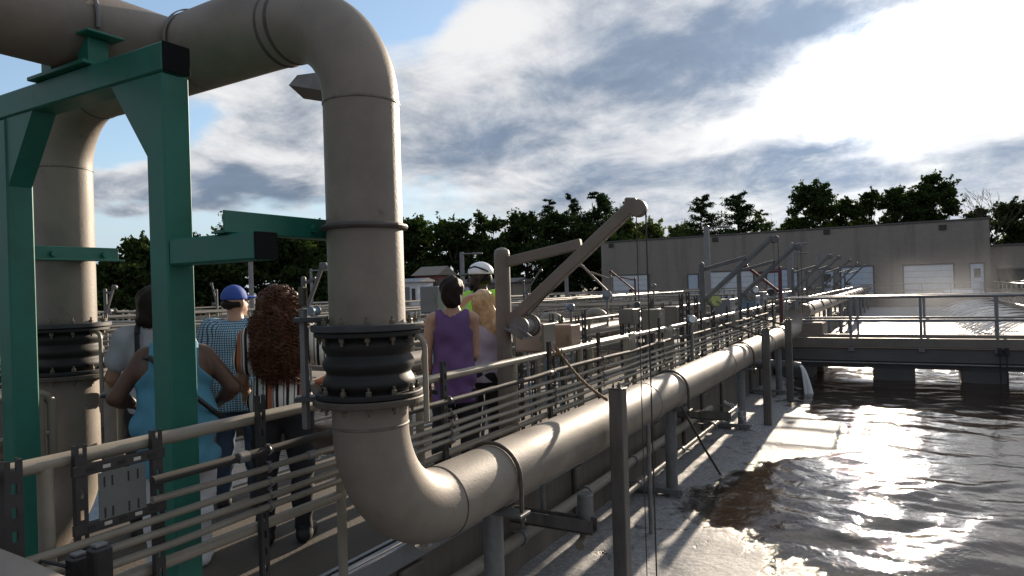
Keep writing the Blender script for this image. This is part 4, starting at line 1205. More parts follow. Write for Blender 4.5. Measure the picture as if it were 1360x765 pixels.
# pipes with bends along the left tank edge
for k, (px, d) in enumerate(((150, 7.5), (205, 12.0), (395, 15.0), (720, 13.0), (780, 14.5))):
    q = at_d(px, 440, d); x, y = min(q.x, -5.0), q.y
    t = thing('gooseneck_pipe', ('pale gooseneck pipe beside the left riser joint', 'gooseneck pipe behind the dark bobbed hair', 'gooseneck pipe left of the near flange',
                                 'gooseneck pipe behind the tan control cabinet', 'gooseneck pipe left of the blue grey actuator')[k], 'pipe', (x, y, -.3), 0, 'gooseneck pipes over the left tank')
    MB().tube([(x, y, -1.2), (x, y, .82)] + arc((x + .2, y, .82), (-1, 0, 0), (0, 0, 1), .2, 10)[1:] + list(reversed(arc((x + .2, y, .82), (1, 0, 0), (0, 0, 1), .2, 10)))[1:] + [(x + .4, y, .55)], .11, 16).build('pipe', 'conduit', t)
    MB().disc((x, y, .55), (0, 0, 1), .17, .03, 24).build('flange', 'rubber', t)
# long thick pipe beside the left handrail
t = MB().tube([(-5.3, 6.5, .72), (-5.3, 16.5, .72)], .13, 20).build('side_pipe', 'pipe', None, 'thick tan pipe lying along the left side behind the control boxes', 'pipe')
t = MB().tube([(-5.0, 3.2, .55), (-5.0, 17, .55)], .05, 12).build('side_conduit', 'galv', None, 'thin pale pipe along the left tank edge below the handrail', 'pipe')

# ------------------------------------------------------------------ lamp posts
def lamp_post(label, px, pytop, d, r=0.07, arm=0.9, head=(0.55, 0.22, 0.10), sgn=1):
    q = at_d(px, 395, d); z = at_d(px, pytop, d).z
    t = thing('lamp_post', label, 'lamp post', (q.x, q.y, 0), 0, 'lamp posts')
    MB().box((q.x - r, q.y - r, 0.0), (q.x + r, q.y + r, z), .01).build('pole', 'aluminium', t)
    dv = Vector((CA, SA, 0)) * sgn
    p = Vector((q.x, q.y, z - .08))
    MB().bar(p, p + dv * arm, .06, .06, .005).build('arm', 'aluminium', t)
    MB().bar(p + dv * arm * .6, p + dv * (arm * .6 + head[0]), head[1], head[2], .02).build('lamp_head', 'aluminium', t)
lamp_post('tall grey lamp post with arm in front of the long building', 941, 300, 34, .12, 1.0)
lamp_post('grey lamp post behind the curly haired person', 334, 342, 30, .075, .8)
lamp_post('thin lamp post left of the near flange', 414, 357, 34, .05, .7)
lamp_post('lamp post with arm beside the white helmet', 615, 335, 36, .09, .9)
lamp_post('lamp post behind the near crane boom', 753, 352, 40, .09, .9)
lamp_post('short lamp post with arm before the long building on the right', 1049, 335, 46, .12, 1.2)
lamp_post('thin lamp post far right of the cranes', 1090, 337, 52, .1, 1.1)
lamp_post('lamp post behind the second grey crane', 1052, 322, 40, .1, 0.8)
# floodlight whose square head shows behind the near riser
q = at_d(430, 115, 7.2); q2 = at_d(470, 395, 7.2)
t = thing('floodlight', 'square grey floodlight head sticking out behind the near riser pipe', 'floodlight', (q2.x, q2.y, 0))
MB().tube([(q2.x, q2.y, 0), (q2.x, q2.y, q.z)], .06, 12).build('pole', 'aluminium', t)
dv = Vector((CA, SA, 0))
c = Vector((q.x, q.y, q.z))
lo = [c + dv * -.30 + Vector((0, 0, .0)), c + dv * .28 + Vector((0, 0, .0))]
fw = Vector((-SA, CA, 0))
hd = MB()
pts = []
for s_, zt_ in ((-.25, 0), (.25, 0)):
    pts += [c + dv * -.29 + fw * s_ + Vector((0, 0, -.05)), c + dv * .30 + fw * s_ + Vector((0, 0, -.16)), c + dv * .30 + fw * s_ + Vector((0, 0, .10)), c + dv * -.20 + fw * s_ + Vector((0, 0, .05))]
hd.add(pts, [(0, 1, 2, 3), (7, 6, 5, 4), (0, 4, 5, 1), (1, 5, 6, 2), (2, 6, 7, 3), (3, 7, 4, 0)])
hd.build('lamp_head', 'galv', t)

# ------------------------------------------------------------------ far right tank edge: spray nozzles, mist, a parked car
pipe_r = thing('spray_header', 'sunlit pipe with spray nozzles along the right tank wall', 'pipe', (4.9, 24, -.2))
MB().tube([(4.80, 24, .05), (4.80, 57, .05)], .05, 12).build('pipe', 'conduit', pipe_r)
for k, y in enumerate(np.arange(30, 52, 2.6)):
    MB().tube([(4.8, y, .05), (4.45, y - .05, -.02)], .022, 8).build('nozzle', 'galv', pipe_r)
    dr = random.Random(50 + k)
    b = MB()
    for i in range(16):
        v0, sp_, up_ = dr.uniform(1.6, 2.6), dr.gauss(0, .22), dr.uniform(.18, .42)
        pts = [Vector((4.42 - f * v0, y - .1 * f + sp_ * f, -.02 + up_ * f - .95 * f * f)) for f in [j / 7 * dr.uniform(.92, 1.0) for j in range(8)]]
        b.tube(pts, [.006 + .010 * (j / 7) for j in range(8)], 4, False)
    b.build('spray_jet', 'white', None, 'white water jet from the right tank wall, %s counting toward the building' % ('first', 'second', 'third', 'fourth', 'fifth', 'sixth', 'seventh', 'eighth', 'ninth')[k], 'spray', 'water jets', 'stuff')
a, b_ = at_X(962, 533, -2.35), at_z(1010, 577, WATER_Z)
dr = random.Random(9); b = MB()
for i in range(420):
    f = dr.random(); p = a.lerp(b_, f) + Vector((0, 0, .06 * math.sin(PI * f)))
    s_ = .006 + .07 * f; p += Vector((dr.gauss(0, s_), dr.gauss(0, s_), dr.gauss(0, s_ * .7))); r_ = .003 + .003 * dr.random()
    b.add([p + Vector((r_, 0, 0)), p + Vector((-r_, r_, 0)), p + Vector((-r_, -r_, 0)), p + Vector((0, 0, r_ * 1.5))], [(0, 1, 2), (0, 3, 1), (1, 3, 2), (2, 3, 0)])
b.build('spray_jet', 'white', None, 'thin water spray hitting the foam below the big pipe', 'spray', None, 'stuff')
# hose into the water
a, b_ = at_X(905, 540, -2.0), at_z(958, 632, WATER_Z - .02)
MB().tube([a, a.lerp(b_, .5) + Vector((0, 0, -.02)), b_], .014, 8).build('pole', 'flange_brown', None, 'thin slanting rod from the big pipe strap down into the foam', 'rod')
q = at_d(1273, 391, 50.5)
hood = thing('white_hood', 'low white rounded hood behind the mist before the garage door', 'hood', (q.x, 61.0, 0))
MB().lathe((q.x - .95, 61.0, .18), (1, 0, 0), [(.001, 0), (.30, .02), (.36, .08), (.36, 1.82), (.30, 1.88), (.001, 1.9)], 20).build('shell', 'white', hood)
for sx in (-.7, .7): MB().cbox((q.x + sx, 61.0, .09), (.1, .5, .18), .01).build('foot', 'galv', hood)

# ------------------------------------------------------------------ spray mist over the far water
mm = bpy.data.materials.new('mist'); mm.use_nodes = True
nt = mm.node_tree; S.nt = nt
nt.nodes.remove(nt.nodes['Principled BSDF'])
pv = nt.nodes.new('ShaderNodeVolumePrincipled')
pv.inputs['Color'].default_value = (0.92, 0.93, 0.95, 1)
tcv = nt.nodes.new('ShaderNodeTexCoord'); spv = nt.nodes.new('ShaderNodeSeparateXYZ')
nt.links.new(tcv.outputs['Object'], spv.inputs[0])
vx, vy, vz = (S(spv.outputs[i]) for i in range(3))
hgt = 1.0 - sstep(vz, -0.6, 3.9)
dens = hgt * hgt * sstep(vy, 30.0, 46.0) * sstep(vx, -2.4, 0.5) * sstep(noise(S(tcv.outputs['Object']), 0.35, 3.0, 0.6), 0.35, 0.70) * 0.05
nt.links.new(dens.s, pv.inputs['Density'])
pv.inputs['Anisotropy'].default_value = 0.35
nt.links.new(pv.outputs[0], nt.nodes['Material Output'].inputs['Volume'])
MATS['mist'] = mm
b = MB(); b.box((-2.4, 30.0, -0.45), (4.7, 57.6, 4.0))
b.build('spray_mist', 'mist', None, 'thin white spray mist hanging over the far end of the tank', 'mist', None, 'stuff')

# outfall spilling beside the bridge
q = at_X(1072, 492, -1.72)
t = thing('outfall', 'silvery outfall pipe spilling into the dark water under the footbridge', 'outfall', (q.x, q.y, WATER_Z))
MB().tube([(WALL_X + .02, q.y, q.z + .10), (q.x - .35, q.y, q.z + .10), (q.x - .12, q.y - .05, q.z + .06)], .10, 16).build('pipe', 'galv', t)
b = MB(); dr = random.Random(3)
for i in range(26):
    o_ = dr.uniform(-.08, .08); v0 = dr.uniform(.08, .20)
    pts = [Vector((q.x - .12 + v0 * f, q.y + o_ - .05 + dr.gauss(0, .008), q.z + .10 + .04 * f - .55 * f * f)) for f in [j / 6 * 1.1 for j in range(7)]]
    b.tube(pts, [.012, .012, .013, .014, .016, .02, .024], 5, False)
b.build('spill', 'white', t)
# ------------------------------------------------------------------ people: one continuous skin surface each, clothes and hair as parts
def rcone(a, b, r1, r2): return ('c', np.array(a, float), np.array(b, float), r1, r2)
def ell(c, r, tilt=0.0): return ('e', np.array(c, float), np.array(r, float), tilt)
def prim_sdf(p, P):
    if p[0] == 'e':
        q = P - p[1]
        if p[3]:
            c, s = math.cos(p[3]), math.sin(p[3])
            q = np.stack([q[..., 0], q[..., 1] * c + q[..., 2] * s, -q[..., 1] * s + q[..., 2] * c], -1)
        k0 = np.linalg.norm(q / p[2], axis=-1); k1 = np.linalg.norm(q / (p[2] ** 2), axis=-1) + 1e-9
        return k0 * (k0 - 1) / k1
    a, b = p[1], p[2]
    ab = b - a; t = np.clip(((P - a) @ ab) / (ab @ ab + 1e-9), 0, 1)
    return np.linalg.norm(P - (a + t[..., None] * ab), axis=-1) - (p[3] + (p[4] - p[3]) * t)
def prim_box(p):
    if p[0] == 'e':
        m = max(p[2][1], p[2][2]) if p[3] else None
        r = p[2] if m is None else np.array([p[2][0], m, m])
        return p[1] - r, p[1] + r
    r = max(p[3], p[4]); return np.minimum(p[1], p[2]) - r, np.maximum(p[1], p[2]) + r
def blend_mesh(name, prims, h=0.012, k=0.03, inflate=0.0, cut=None, disp=None):
    """smooth union of shapes, meshed by surface nets"""
    lo = np.min([prim_box(p)[0] for p in prims], 0) - inflate - 3 * h
    hi = np.max([prim_box(p)[1] for p in prims], 0) + inflate + 3 * h
    n = np.ceil((hi - lo) / h).astype(int) + 1
    ax = [lo[i] + np.arange(n[i]) * h for i in range(3)]
    F = np.full(n, 0.5)
    for p in prims:
        a, b = prim_box(p); m = k * 1.6 + 2 * h + inflate
        i0 = np.maximum(((a - m - lo) / h).astype(int), 0); i1 = np.minimum(((b + m - lo) / h).astype(int) + 2, n)
        sl = tuple(slice(i0[i], i1[i]) for i in range(3))
        G = np.stack(np.meshgrid(*[ax[i][sl[i]] for i in range(3)], indexing='ij'), -1)
        d = prim_sdf(p, G); f = F[sl]
        hh = np.clip(0.5 + 0.5 * (f - d) / k, 0, 1)
        F[sl] = f + (d - f) * hh - k * hh * (1 - hh)
    F = F - inflate
    G = np.stack(np.meshgrid(*ax, indexing='ij'), -1)
    if disp is not None: F = F + disp(G)
    if cut is not None: F = np.maximum(F, cut(G))
    return nets(name, F, lo, h)
def nets(name, F, lo, h):
    ins = F < 0
    c = [(i, j, k) for i in (0, 1) for j in (0, 1) for k in (0, 1)]
    nx, ny, nz = [s - 1 for s in F.shape]
    sub = lambda A, o: A[o[0]:o[0] + nx, o[1]:o[1] + ny, o[2]:o[2] + nz]
    cnt = sum(sub(ins, o).astype(int) for o in c)
    act = (cnt > 0) & (cnt < 8)
    I = np.argwhere(act)
    idx = -np.ones(act.shape, int); idx[act] = np.arange(len(I))
    acc = np.zeros((len(I), 3)); w = np.zeros(len(I))
    for a in c:
        for d in range(3):
            if a[d]: continue
            b = list(a); b[d] = 1
            fa = F[I[:, 0] + a[0], I[:, 1] + a[1], I[:, 2] + a[2]]; fb = F[I[:, 0] + b[0], I[:, 1] + b[1], I[:, 2] + b[2]]
            m = (fa < 0) != (fb < 0)
            t = np.where(m, fa / np.where(m, fa - fb, 1), 0)
            pos = np.tile(np.array(a, float), (len(I), 1)); pos[:, d] += t
            acc += pos * m[:, None]; w += m
    V = lo + (I + acc / w[:, None]) * h
    Q = []
    for d in range(3):
        e, f = (d + 1) % 3, (d + 2) % 3
        s0 = [slice(1, -1)] * 3; s0[d] = slice(0, -1); s1 = list(s0); s1[d] = slice(1, None)
        A, B = ins[tuple(s0)], ins[tuple(s1)]
        for flip, M in ((False, A & ~B), (True, ~A & B)):
            J = np.argwhere(M); J[:, e] += 1; J[:, f] += 1
            def cell(de, df):
                K = J.copy(); K[:, e] -= de; K[:, f] -= df
                return idx[K[:, 0], K[:, 1], K[:, 2]]
            q = np.stack([cell(1, 1), cell(0, 1), cell(0, 0), cell(1, 0)], 1)
            Q.append(q[:, ::-1] if flip else q)
    Q = np.concatenate(Q); Q = Q[(Q >= 0).all(1)]
    me = bpy.data.meshes.new(name)
    me.vertices.add(len(V)); me.vertices.foreach_set('co', V.astype(np.float32).ravel())
    me.loops.add(Q.size); me.loops.foreach_set('vertex_index', Q.ravel().astype(np.int32))
    me.polygons.add(len(Q)); me.polygons.foreach_set('loop_start', np.arange(0, Q.size, 4, dtype=np.int32))
    me.polygons.foreach_set('loop_total', np.full(len(Q), 4, np.int32))
    me.polygons.foreach_set('use_smooth', np.ones(len(Q), bool))
    me.update(calc_edges=True)
    return me
def part(name, me, m, parent):
    me.materials.clear(); me.materials.append(MATS[m])
    o = bpy.data.objects.new(name, me); link(o, parent); return o

def cloth_mat(name, fn, rough=0.9, bump=0.15):
    m = bpy.data.materials.new(name); m.use_nodes = True
    nt = m.node_tree; S.nt = nt; b = nt.nodes['Principled BSDF']; b.inputs['Roughness'].default_value = rough
    b.inputs['Specular IOR Level'].default_value = 0.2
    t = nt.nodes.new('ShaderNodeTexCoord'); s = nt.nodes.new('ShaderNodeSeparateXYZ'); nt.links.new(t.outputs['Object'], s.inputs[0])
    x, y, z = (S(s.outputs[i]) for i in range(3))
    c = fn(x, y, z, S(t.outputs['Object']))
    nt.links.new(c.s, b.inputs['Base Color'])
    bn = nt.nodes.new('ShaderNodeBump'); bn.inputs['Strength'].default_value = bump; bn.inputs['Distance'].default_value = 0.02
    nt.links.new(noise(S(t.outputs['Object']), 14.0, 4.0, 0.6).s, bn.inputs['Height']); nt.links.new(bn.outputs[0], b.inputs['Normal'])
    MATS[name] = m
frac = lambda v: S.m('FRACT', v)
def checks(x, y, z, o):
    ang = S.m('ARCTAN2', x, y)
    u, v = frac(ang * 9.0 + 20.0), frac(z * 58.0 + 20.0)
    w = S.m('MAXIMUM', sstep(u, .62, .72), sstep(v, .62, .72))
    return cmix(w, (0.30, 0.47, 0.58), (0.045, 0.09, 0.15))
def stripes(x, y, z, o):
    u = frac(x * 16.0 + 20.0)
    c = cmix(sstep(u, .70, .73), (0.62, 0.57, 0.52), (0.02, 0.02, 0.025))
    u2 = frac(x * 16.0 + 20.45)
    c = cmix(sstep(u2, .86, .88), c, (0.10, 0.10, 0.11))
    u3 = frac(x * 5.3 + 20.2)
    return cmix(sstep(u3, .84, .86), c, (0.36, 0.12, 0.06))
cloth_mat('checked_shirt', checks); cloth_mat('striped_blouse', stripes)
mat('skin_brown', (0.095, 0.045, 0.026), 0.5, 0, .12, 9); mat('skin_tan', (0.30, 0.16, 0.10), 0.5, 0, .12, 9)
mat('skin_light', (0.42, 0.25, 0.17), 0.5, 0, .10, 9); mat('skin_dark', (0.035, 0.020, 0.014), 0.45, 0, .12, 9)
mat('cloth_sky', (0.075, 0.24, 0.34), 0.85, 0, .12, 6, .2, 30); mat('cloth_white', (0.58, 0.57, 0.60), 0.85, 0, .08, 6, .2, 30)
mat('cloth_grey', (0.34, 0.34, 0.37), 0.85, 0, .12, 6, .2, 30); mat('cloth_black', (0.014, 0.014, 0.016), 0.85, 0, .2, 6, .2, 30)
mat('denim', (0.035, 0.060, 0.105), 0.85, 0, .2, 12, .3, 60); mat('cloth_purple', (0.115, 0.055, 0.17), 0.7, 0, .12, 6, .2, 30)
mat('cloth_lilac', (0.44, 0.38, 0.46), 0.85, 0, .08, 6, .2, 30); mat('hi_vis', (0.36, 0.78, 0.03), 0.7, 0, .08, 6)
mat('reflective', (0.42, 0.44, 0.44), 0.4, 0, .08, 6); mat('cap_blue', (0.022, 0.07, 0.33), 0.8, 0, .12, 8, .2, 60)
mat('hair_black', (0.008, 0.006, 0.006), 0.6, 0, .3, 30, .5, 90, spec=.2); mat('hair_brown', (0.014, 0.009, 0.007), 0.6, 0, .3, 30, .5, 90, spec=.2)
mat('hair_auburn', (0.088, 0.031, 0.013), 0.5, 0, .4, 20, spec=.35); mat('hair_blonde', (0.52, 0.36, 0.19), 0.42, 0, .3, 30)
mat('helmet_white', (0.72, 0.74, 0.78), 0.3, 0, .03, 5); mat('shoe_white', (0.55, 0.55, 0.56), 0.7, 0, .1, 9)

def hand(w, d, up, s=1.0, side=1):
    """palm and five bent fingers from the wrist w along d"""
    w, d = np.array(w, float), np.array(d, float); d /= np.linalg.norm(d)
    up = np.array(up, float); up -= d * (up @ d); up /= np.linalg.norm(up)       # back of the hand
    lat = np.cross(d, up) * side
    P = [rcone(w, w + d * .035 * s, .026 * s, .03 * s)]
    for k, (o, L) in enumerate(((-.030, .066), (-.010, .076), (.010, .072), (.029, .056))):
        b = w + d * .085 * s + lat * o * s
        P.append(rcone(w + d * .03 * s + lat * o * .6 * s, b, .017 * s, .013 * s))
        m = b + (d * .86 - up * .5) * L * .5 * s; e = m + (d * .45 - up * .9) * L * .5 * s
        P += [rcone(b, m, .0105 * s, .0098 * s), rcone(m, e, .0098 * s, .0085 * s)]
    b = w + d * .03 * s - lat * .03 * s; m = b + (d * .6 - lat * .75) * .04 * s; e = m + (d * .9 - lat * .2 - up * .3) * .032 * s
    P += [rcone(b, m, .015 * s, .0125 * s), rcone(m, e, .0125 * s, .0095 * s)]
    return P

def person(label, px, d, yaw, H=1.65, bulk=1.0, skin='skin_tan', top=None, top_m='cloth_grey', sleeve=0.0, hem=.80, leg_m='cloth_black',
           arms=None, lean=0.0, head_turn=0.0, head_pitch=0.0, shoe_m='black', belly=0.0, stance=.09, loose=0.012, pos=None):
    q = at_d(px, 395, d) if pos is None else Vector(pos); q.z = 0.0
    t = thing('person', label, 'person', q, yaw, 'visitors on the walkway')
    s = H / 1.65
    z = lambda v: v * s
    L = lambda zz: lean * max(0.0, zz - .95) # forward lean
    B = bulk
    sh = .165 * (0.8 + .2 * B) * s
    tor = [ell((0, L(.9) - .01, z(.92)), (.165 * B, .125 * B, z(.14))), ell((0, L(1.06) + belly * .5, z(1.06)), (.140 * B, .108 * B + belly, z(.15))),
           ell((0, L(1.22), z(1.23)), (.160 * B, .115 * B, z(.18))),
           rcone((-sh * .78, L(1.35), z(1.345)), (sh * .78, L(1.35), z(1.345)), .056 * s * (.7 + .3 * B), .056 * s * (.7 + .3 * B)),
           rcone((0, L(1.3) + .01, z(1.36)), (0, L(1.4), z(1.40)), .075 * s, .058 * s)]
    hy = L(1.5) + .02 + head_pitch * .06
    hc = np.array([0, hy, z(1.545) - head_pitch * .03])
    ct, st = math.cos(head_turn), math.sin(head_turn)
    def hp(x, y, zz):
        return hc + np.array([x * ct - y * st, x * st + y * ct, zz - head_pitch * y * .6]) * s
    neck = [rcone((0, L(1.38), z(1.37)), hc + np.array([0, -.012, -.06]), .056 * s, .052 * s)]
    head = [ell(hp(0, -.012, .018), np.array([.076, .094, .096]) * s), ell(hp(0, .035, -.035), np.array([.058, .062, .078]) * s),
            rcone(hp(0, .088, .005), hp(0, .108, -.028), .010 * s, .015 * s), rcone(hp(-.02, .088, -.062), hp(.02, .088, -.062), .010 * s, .010 * s),
            rcone(hp(-.03, .082, .026), hp(.03, .082, .026), .012 * s, .012 * s), rcone(hp(0, .075, -.098), hp(0, .08, -.10), .02 * s, .02 * s)]
    for sx in (-1, 1): head.append(ell(hp(sx * .078, -.004, -.005), np.array([.013, .020, .032]) * s))
    legs = []
    for sx in (-1, 1):
        hx = sx * .085 * B
        k_, a_ = (sx * (.085 + stance * .3) * (.6 + .4 * B), .025, z(.48)), (sx * (.08 + stance * .4), -.01, z(.09))
        legs += [rcone((hx, 0, z(.90)), k_, .092 * B * s, .062 * s * (.5 + .5 * B)), rcone(k_, (a_[0], -.025, z(.33)), .058 * s, .056 * s), rcone((a_[0], -.025, z(.33)), a_, .056 * s, .038 * s)]
    feet = []
    for sx in (-1, 1):
        fx = sx * (.08 + stance * .4)
        feet += [rcone((fx, -.03, .045), (fx + sx * .03, .15, .035), .042, .036), rcone((fx, -.01, .05), (fx, -.02, .11), .045, .043), rcone((fx + sx * .02, .1, .035), (fx + sx * .035, .18, .03), .04, .028)]
    armp, hands, sleeves = [], [], []
    for sx in (-1, 1):
        S0 = np.array([sx * sh, L(1.34), z(1.335)])
        spec = (arms or {}).get(sx, ((.10, -.02, -.27), (.03, .10, -.23)))
        e = S0 + np.array([sx * spec[0][0], spec[0][1], spec[0][2]]) * s
        w = e + np.array([sx * spec[1][0], spec[1][1], spec[1][2]]) * s
        f = .45 + .55 * B
        armp += [rcone(S0, e, .050 * f * s, .041 * f * s), rcone(e, e + (w - e) * .3, .041 * f * s, .042 * f * s), rcone(e + (w - e) * .3, w, .042 * f * s, .027 * s)]
        hd = hand(w, w - e, spec[2] if len(spec) > 2 else (sx, 0, 0.2), s * .95, sx)
        hands += hd
        if sleeve > 0: sleeves += [rcone(S0, S0 + (e - S0) * min(1, sleeve), .058 * f * s + .012, .056 * f * s + .012)]
        if sleeve > 1: sleeves += [rcone(e, e + (w - e) * (sleeve - 1), .056 * f * s, .045 * f * s)]
    body = blend_mesh('body', tor + neck + head + legs + armp + hands, .0105, .022)
    part('body', body, skin, t)
    for sx in (-1, 1):
        b = MB().lathe(hp(sx * .031, .083, .008), hp(sx * .031, .1, .008) - hp(sx * .031, .083, .008), [(.001, .012), (.008, .010), (.011, .004), (.012, 0)], 10)
        me = b.mesh('eye', 'white'); o = bpy.data.objects.new('eye', me); link(o, t)
    # trousers
    rsd = random.Random(int(px)); ph = rsd.uniform(0, 6)
    tp = [tor[0]] + legs
    part('trousers', blend_mesh('trousers', tp, .013, .02, .016, lambda G: np.maximum(z(.07) - G[..., 2], G[..., 2] - z(min(1.0, hem + .10))),
         lambda G: .006 * np.sin(G[..., 2] * 38 + 9 * G[..., 0] + ph) * np.sin(G[..., 2] * 11 + G[..., 1] * 30)), leg_m, t)
    part('shoes', blend_mesh('shoes', feet, .011, .02, .006, lambda G: .004 - G[..., 2]), shoe_m, t)
    # top
    flare = [rcone((0, L(1.0) + belly * .4, z(1.02)), (0, 0, z(hem) - .02), .10 * B, .13 * B)] if hem < .86 else []
    fl = [ell((0, L(.95), z(hem + .06)), (.168 * B, .135 * B + belly * .5, z(.16)))]
    prims = tor[:4] + fl + sleeves + ([ell((0, L(1.0) + belly * .4, z(.5 * (hem + 1.2))), (.158 * B, .122 * B + belly * .6, z(.30)))] if hem < .8 else [])
    vneck = 1.392 if sleeve > 0 else 1.375
    def cutf(G):
        x = np.abs(G[..., 0])
        c = np.maximum(z(hem) - G[..., 2], G[..., 2] - z(1.46))
        # neck opening, lower in front and for sleeveless tops
        nr = (.074 if sleeve > 0 else .088) * s
        nd = np.sqrt((G[..., 0]) ** 2 + ((G[..., 1] - L(1.4) - .012) * .9) ** 2)
        c = np.maximum(c, np.where(G[..., 2] > z(1.34), nr - nd, -1.0))
        if sleeve == 0: c = np.maximum(c, (x - sh * .80) - np.clip((z(1.27) - G[..., 2]) * .9, 0, .25))
        return c
    part('top', blend_mesh('top', prims, .012, .03, loose, cutf,
         lambda G: .007 * np.sin(G[..., 0] * 42 + 4 * np.sin(G[..., 2] * 9 + ph)) * np.clip((z(1.28) - G[..., 2]) * 2.5, 0, 1) + .004 * np.sin(G[..., 2] * 30 + G[..., 0] * 22 + ph)), top_m, t)
    t['_'] = 0; del t['_']
    return t, hp, s, L, z, sh
def hair_part(name, t, m, prims, k=.03, amp=.006, fr=60., h=.011, cut=None):
    part(name, blend_mesh(name, prims, h, k, 0, cut, lambda G: amp * np.sin(G[..., 0] * fr + 3 * np.sin(G[..., 2] * 17)) * np.sin(G[..., 1] * fr * .8 + G[..., 2] * 22 + 2)), m, t)
def strands(name, t, m, roots, fn, r=.004, n=14):
    b = MB()
    for k, rt in enumerate(roots):
        b.tube([fn(k, rt, i / n) for i in range(n + 1)], [r * (1 - .6 * i / n) for i in range(n + 1)], 4, False)
    me = b.mesh(name, m); o = bpy.data.objects.new(name, me); link(o, t); return o

UPH = (0, 0.3, 1)
# 1 sky blue sleeveless top, hands on hips, in front
t, hp, s, L, z, sh = person('person in sky blue sleeveless top and white trousers standing behind the green post', 229, 4.05, YAW + .42, 1.55, 1.30, 'skin_brown',
    top_m='cloth_sky', hem=.62, leg_m='cloth_white', shoe_m='shoe_white', lean=.16, head_pitch=.9, belly=.03, loose=.02,
    arms={-1: ((.155, -.05, -.235), (-.10, .19, -.08), (0, .5, .8)), 1: ((.165, -.05, -.225), (-.11, .16, -.13), (0, .5, .8))})
hair_part('hair', t, 'hair_black', [ell(hp(0, -.03, .03), (.098, .105, .105)), ell(hp(0, -.07, -.03), (.085, .06, .08))])
st = MB().tube([(-.19, .12, z(1.33)), (-.12, -.10, z(1.345)), (.03, -.185, z(1.18)), (.18, -.16, z(1.02)), (.26, -.02, z(.92)), (.24, .12, z(.88))], .016, 6)
o = bpy.data.objects.new('bag_strap', st.mesh('bag_strap', 'black')); link(o, t)
# 2 dark bob, grey top with straps, at the left rail
t, hp, s, L, z, sh = person('person with dark bobbed hair and grey top half hidden by the green post', 203, 4.62, YAW + .45, 1.66, 1.0, 'skin_tan', top_m='cloth_grey', sleeve=.55, hem=.84,
    leg_m='cloth_black', arms={-1: ((.09, .05, -.26), (-.02, .20, -.10), UPH), 1: ((.09, .05, -.26), (-.02, .2, -.10), UPH)})
hair_part('hair', t, 'hair_brown', [ell(hp(0, -.02, .03), (.105, .115, .108)), ell(hp(0, -.035, -.06), (.105, .098, .075)), ell(hp(0, -.05, -.10), (.10, .075, .05))])
for sx in (-1, 1):
    b = MB()
    pts = [Vector((sx * .095, y_, z_)) for y_, z_ in ((.10, z(1.22)), (.07, z(1.36)), (-.02, z(1.415)), (-.115, z(1.36)), (-.15, z(1.2)), (-.14, z(1.0)))]
    for i in range(5): b.bar(pts[i], pts[i + 1], .045, .012, up=(1, 0, 0)) if False else b.tube([pts[i], pts[i + 1]], .017, 6)
    o = bpy.data.objects.new('shoulder_strap', b.mesh('shoulder_strap', 'cloth_black')); link(o, t)
# 3 blue cap and checked shirt
t, hp, s, L, z, sh = person('person in bright blue cap and blue checked short sleeved shirt', 312, 5.20, YAW + .30, 1.66, 1.16, 'skin_light', top_m='checked_shirt', sleeve=.85, hem=.74,
    leg_m='denim', loose=.022, head_turn=-.75, arms={-1: ((.07, .03, -.28), (.0, .14, -.20)), 1: ((.07, .03, -.28), (-.02, .18, -.14), UPH)})
part('cap', blend_mesh('cap', [ell(hp(0, -.012, .03), (.092, .108, .10))], .009, .02, .004, lambda G: hp(0, 0, .018)[2] - G[..., 2] + 0), 'cap_blue', t)
part('cap_brim', blend_mesh('cap_brim', [ell(hp(0, .12, .035), (.075, .085, .012))], .007, .02), 'cap_blue', t)
hair_part('hair', t, 'hair_brown', [ell(hp(0, -.03, -.01), (.083, .088, .05))], .02, .003)
# 4 curly auburn hair, striped blouse
t, hp, s, L, z, sh = person('person with long curly auburn hair, striped blouse and black trousers', 370, 4.42, YAW + .22, 1.63, 1.06, 'skin_tan', top_m='striped_blouse', sleeve=.5, hem=.86,
    leg_m='cloth_black', loose=.022, arms={-1: ((.08, .0, -.27), (.0, .2, -.1), UPH), 1: ((.20, -.04, -.20), (-.08, .20, -.10), UPH)})
hair_part('hair', t, 'hair_auburn', [ell(hp(0, -.03, .035), (.125, .12, .105)), ell(hp(0, -.07, -.10), (.165, .115, .14)), ell(hp(0, -.10, -.24), (.165, .10, .15)), ell(hp(0, -.11, -.34), (.135, .085, .12))], .05, .012, 46., .011)
rr = random.Random(4); roots = []
MASS = [((0, -.03, .035), (.125, .12, .105)), ((0, -.07, -.10), (.165, .115, .14)), ((0, -.10, -.24), (.165, .10, .15)), ((0, -.11, -.34), (.135, .085, .12))]
for k in range(2200):
    c_, r_ = MASS[rr.choice((0, 0, 1, 1, 1, 2, 2, 3))]
    v = Vector((rr.gauss(0, 1), rr.gauss(-.5, 1), rr.gauss(.1, 1))).normalized()
    if v.y > .35: v.y = -v.y
    q_ = [c_[i] + v[i] * r_[i] * rr.uniform(.98, 1.10) for i in range(3)]
    roots.append((*q_, rr.uniform(0, 6.28), rr.uniform(.05, .11), rr.uniform(.007, .014), rr.uniform(60, 110)))
def curl(k, rt, f):
    x, y, zz, ph, Ln, ar, fq = rt
    p = hp(x * (1 + .06 * f), y - .012 * f, zz - Ln * f)
    w = ph + fq * f * Ln * 3
    return Vector((p[0] + ar * math.cos(w), p[1] + ar * math.sin(w), p[2]))
strands('curls', t, 'hair_auburn', roots, curl, .0042, 12)
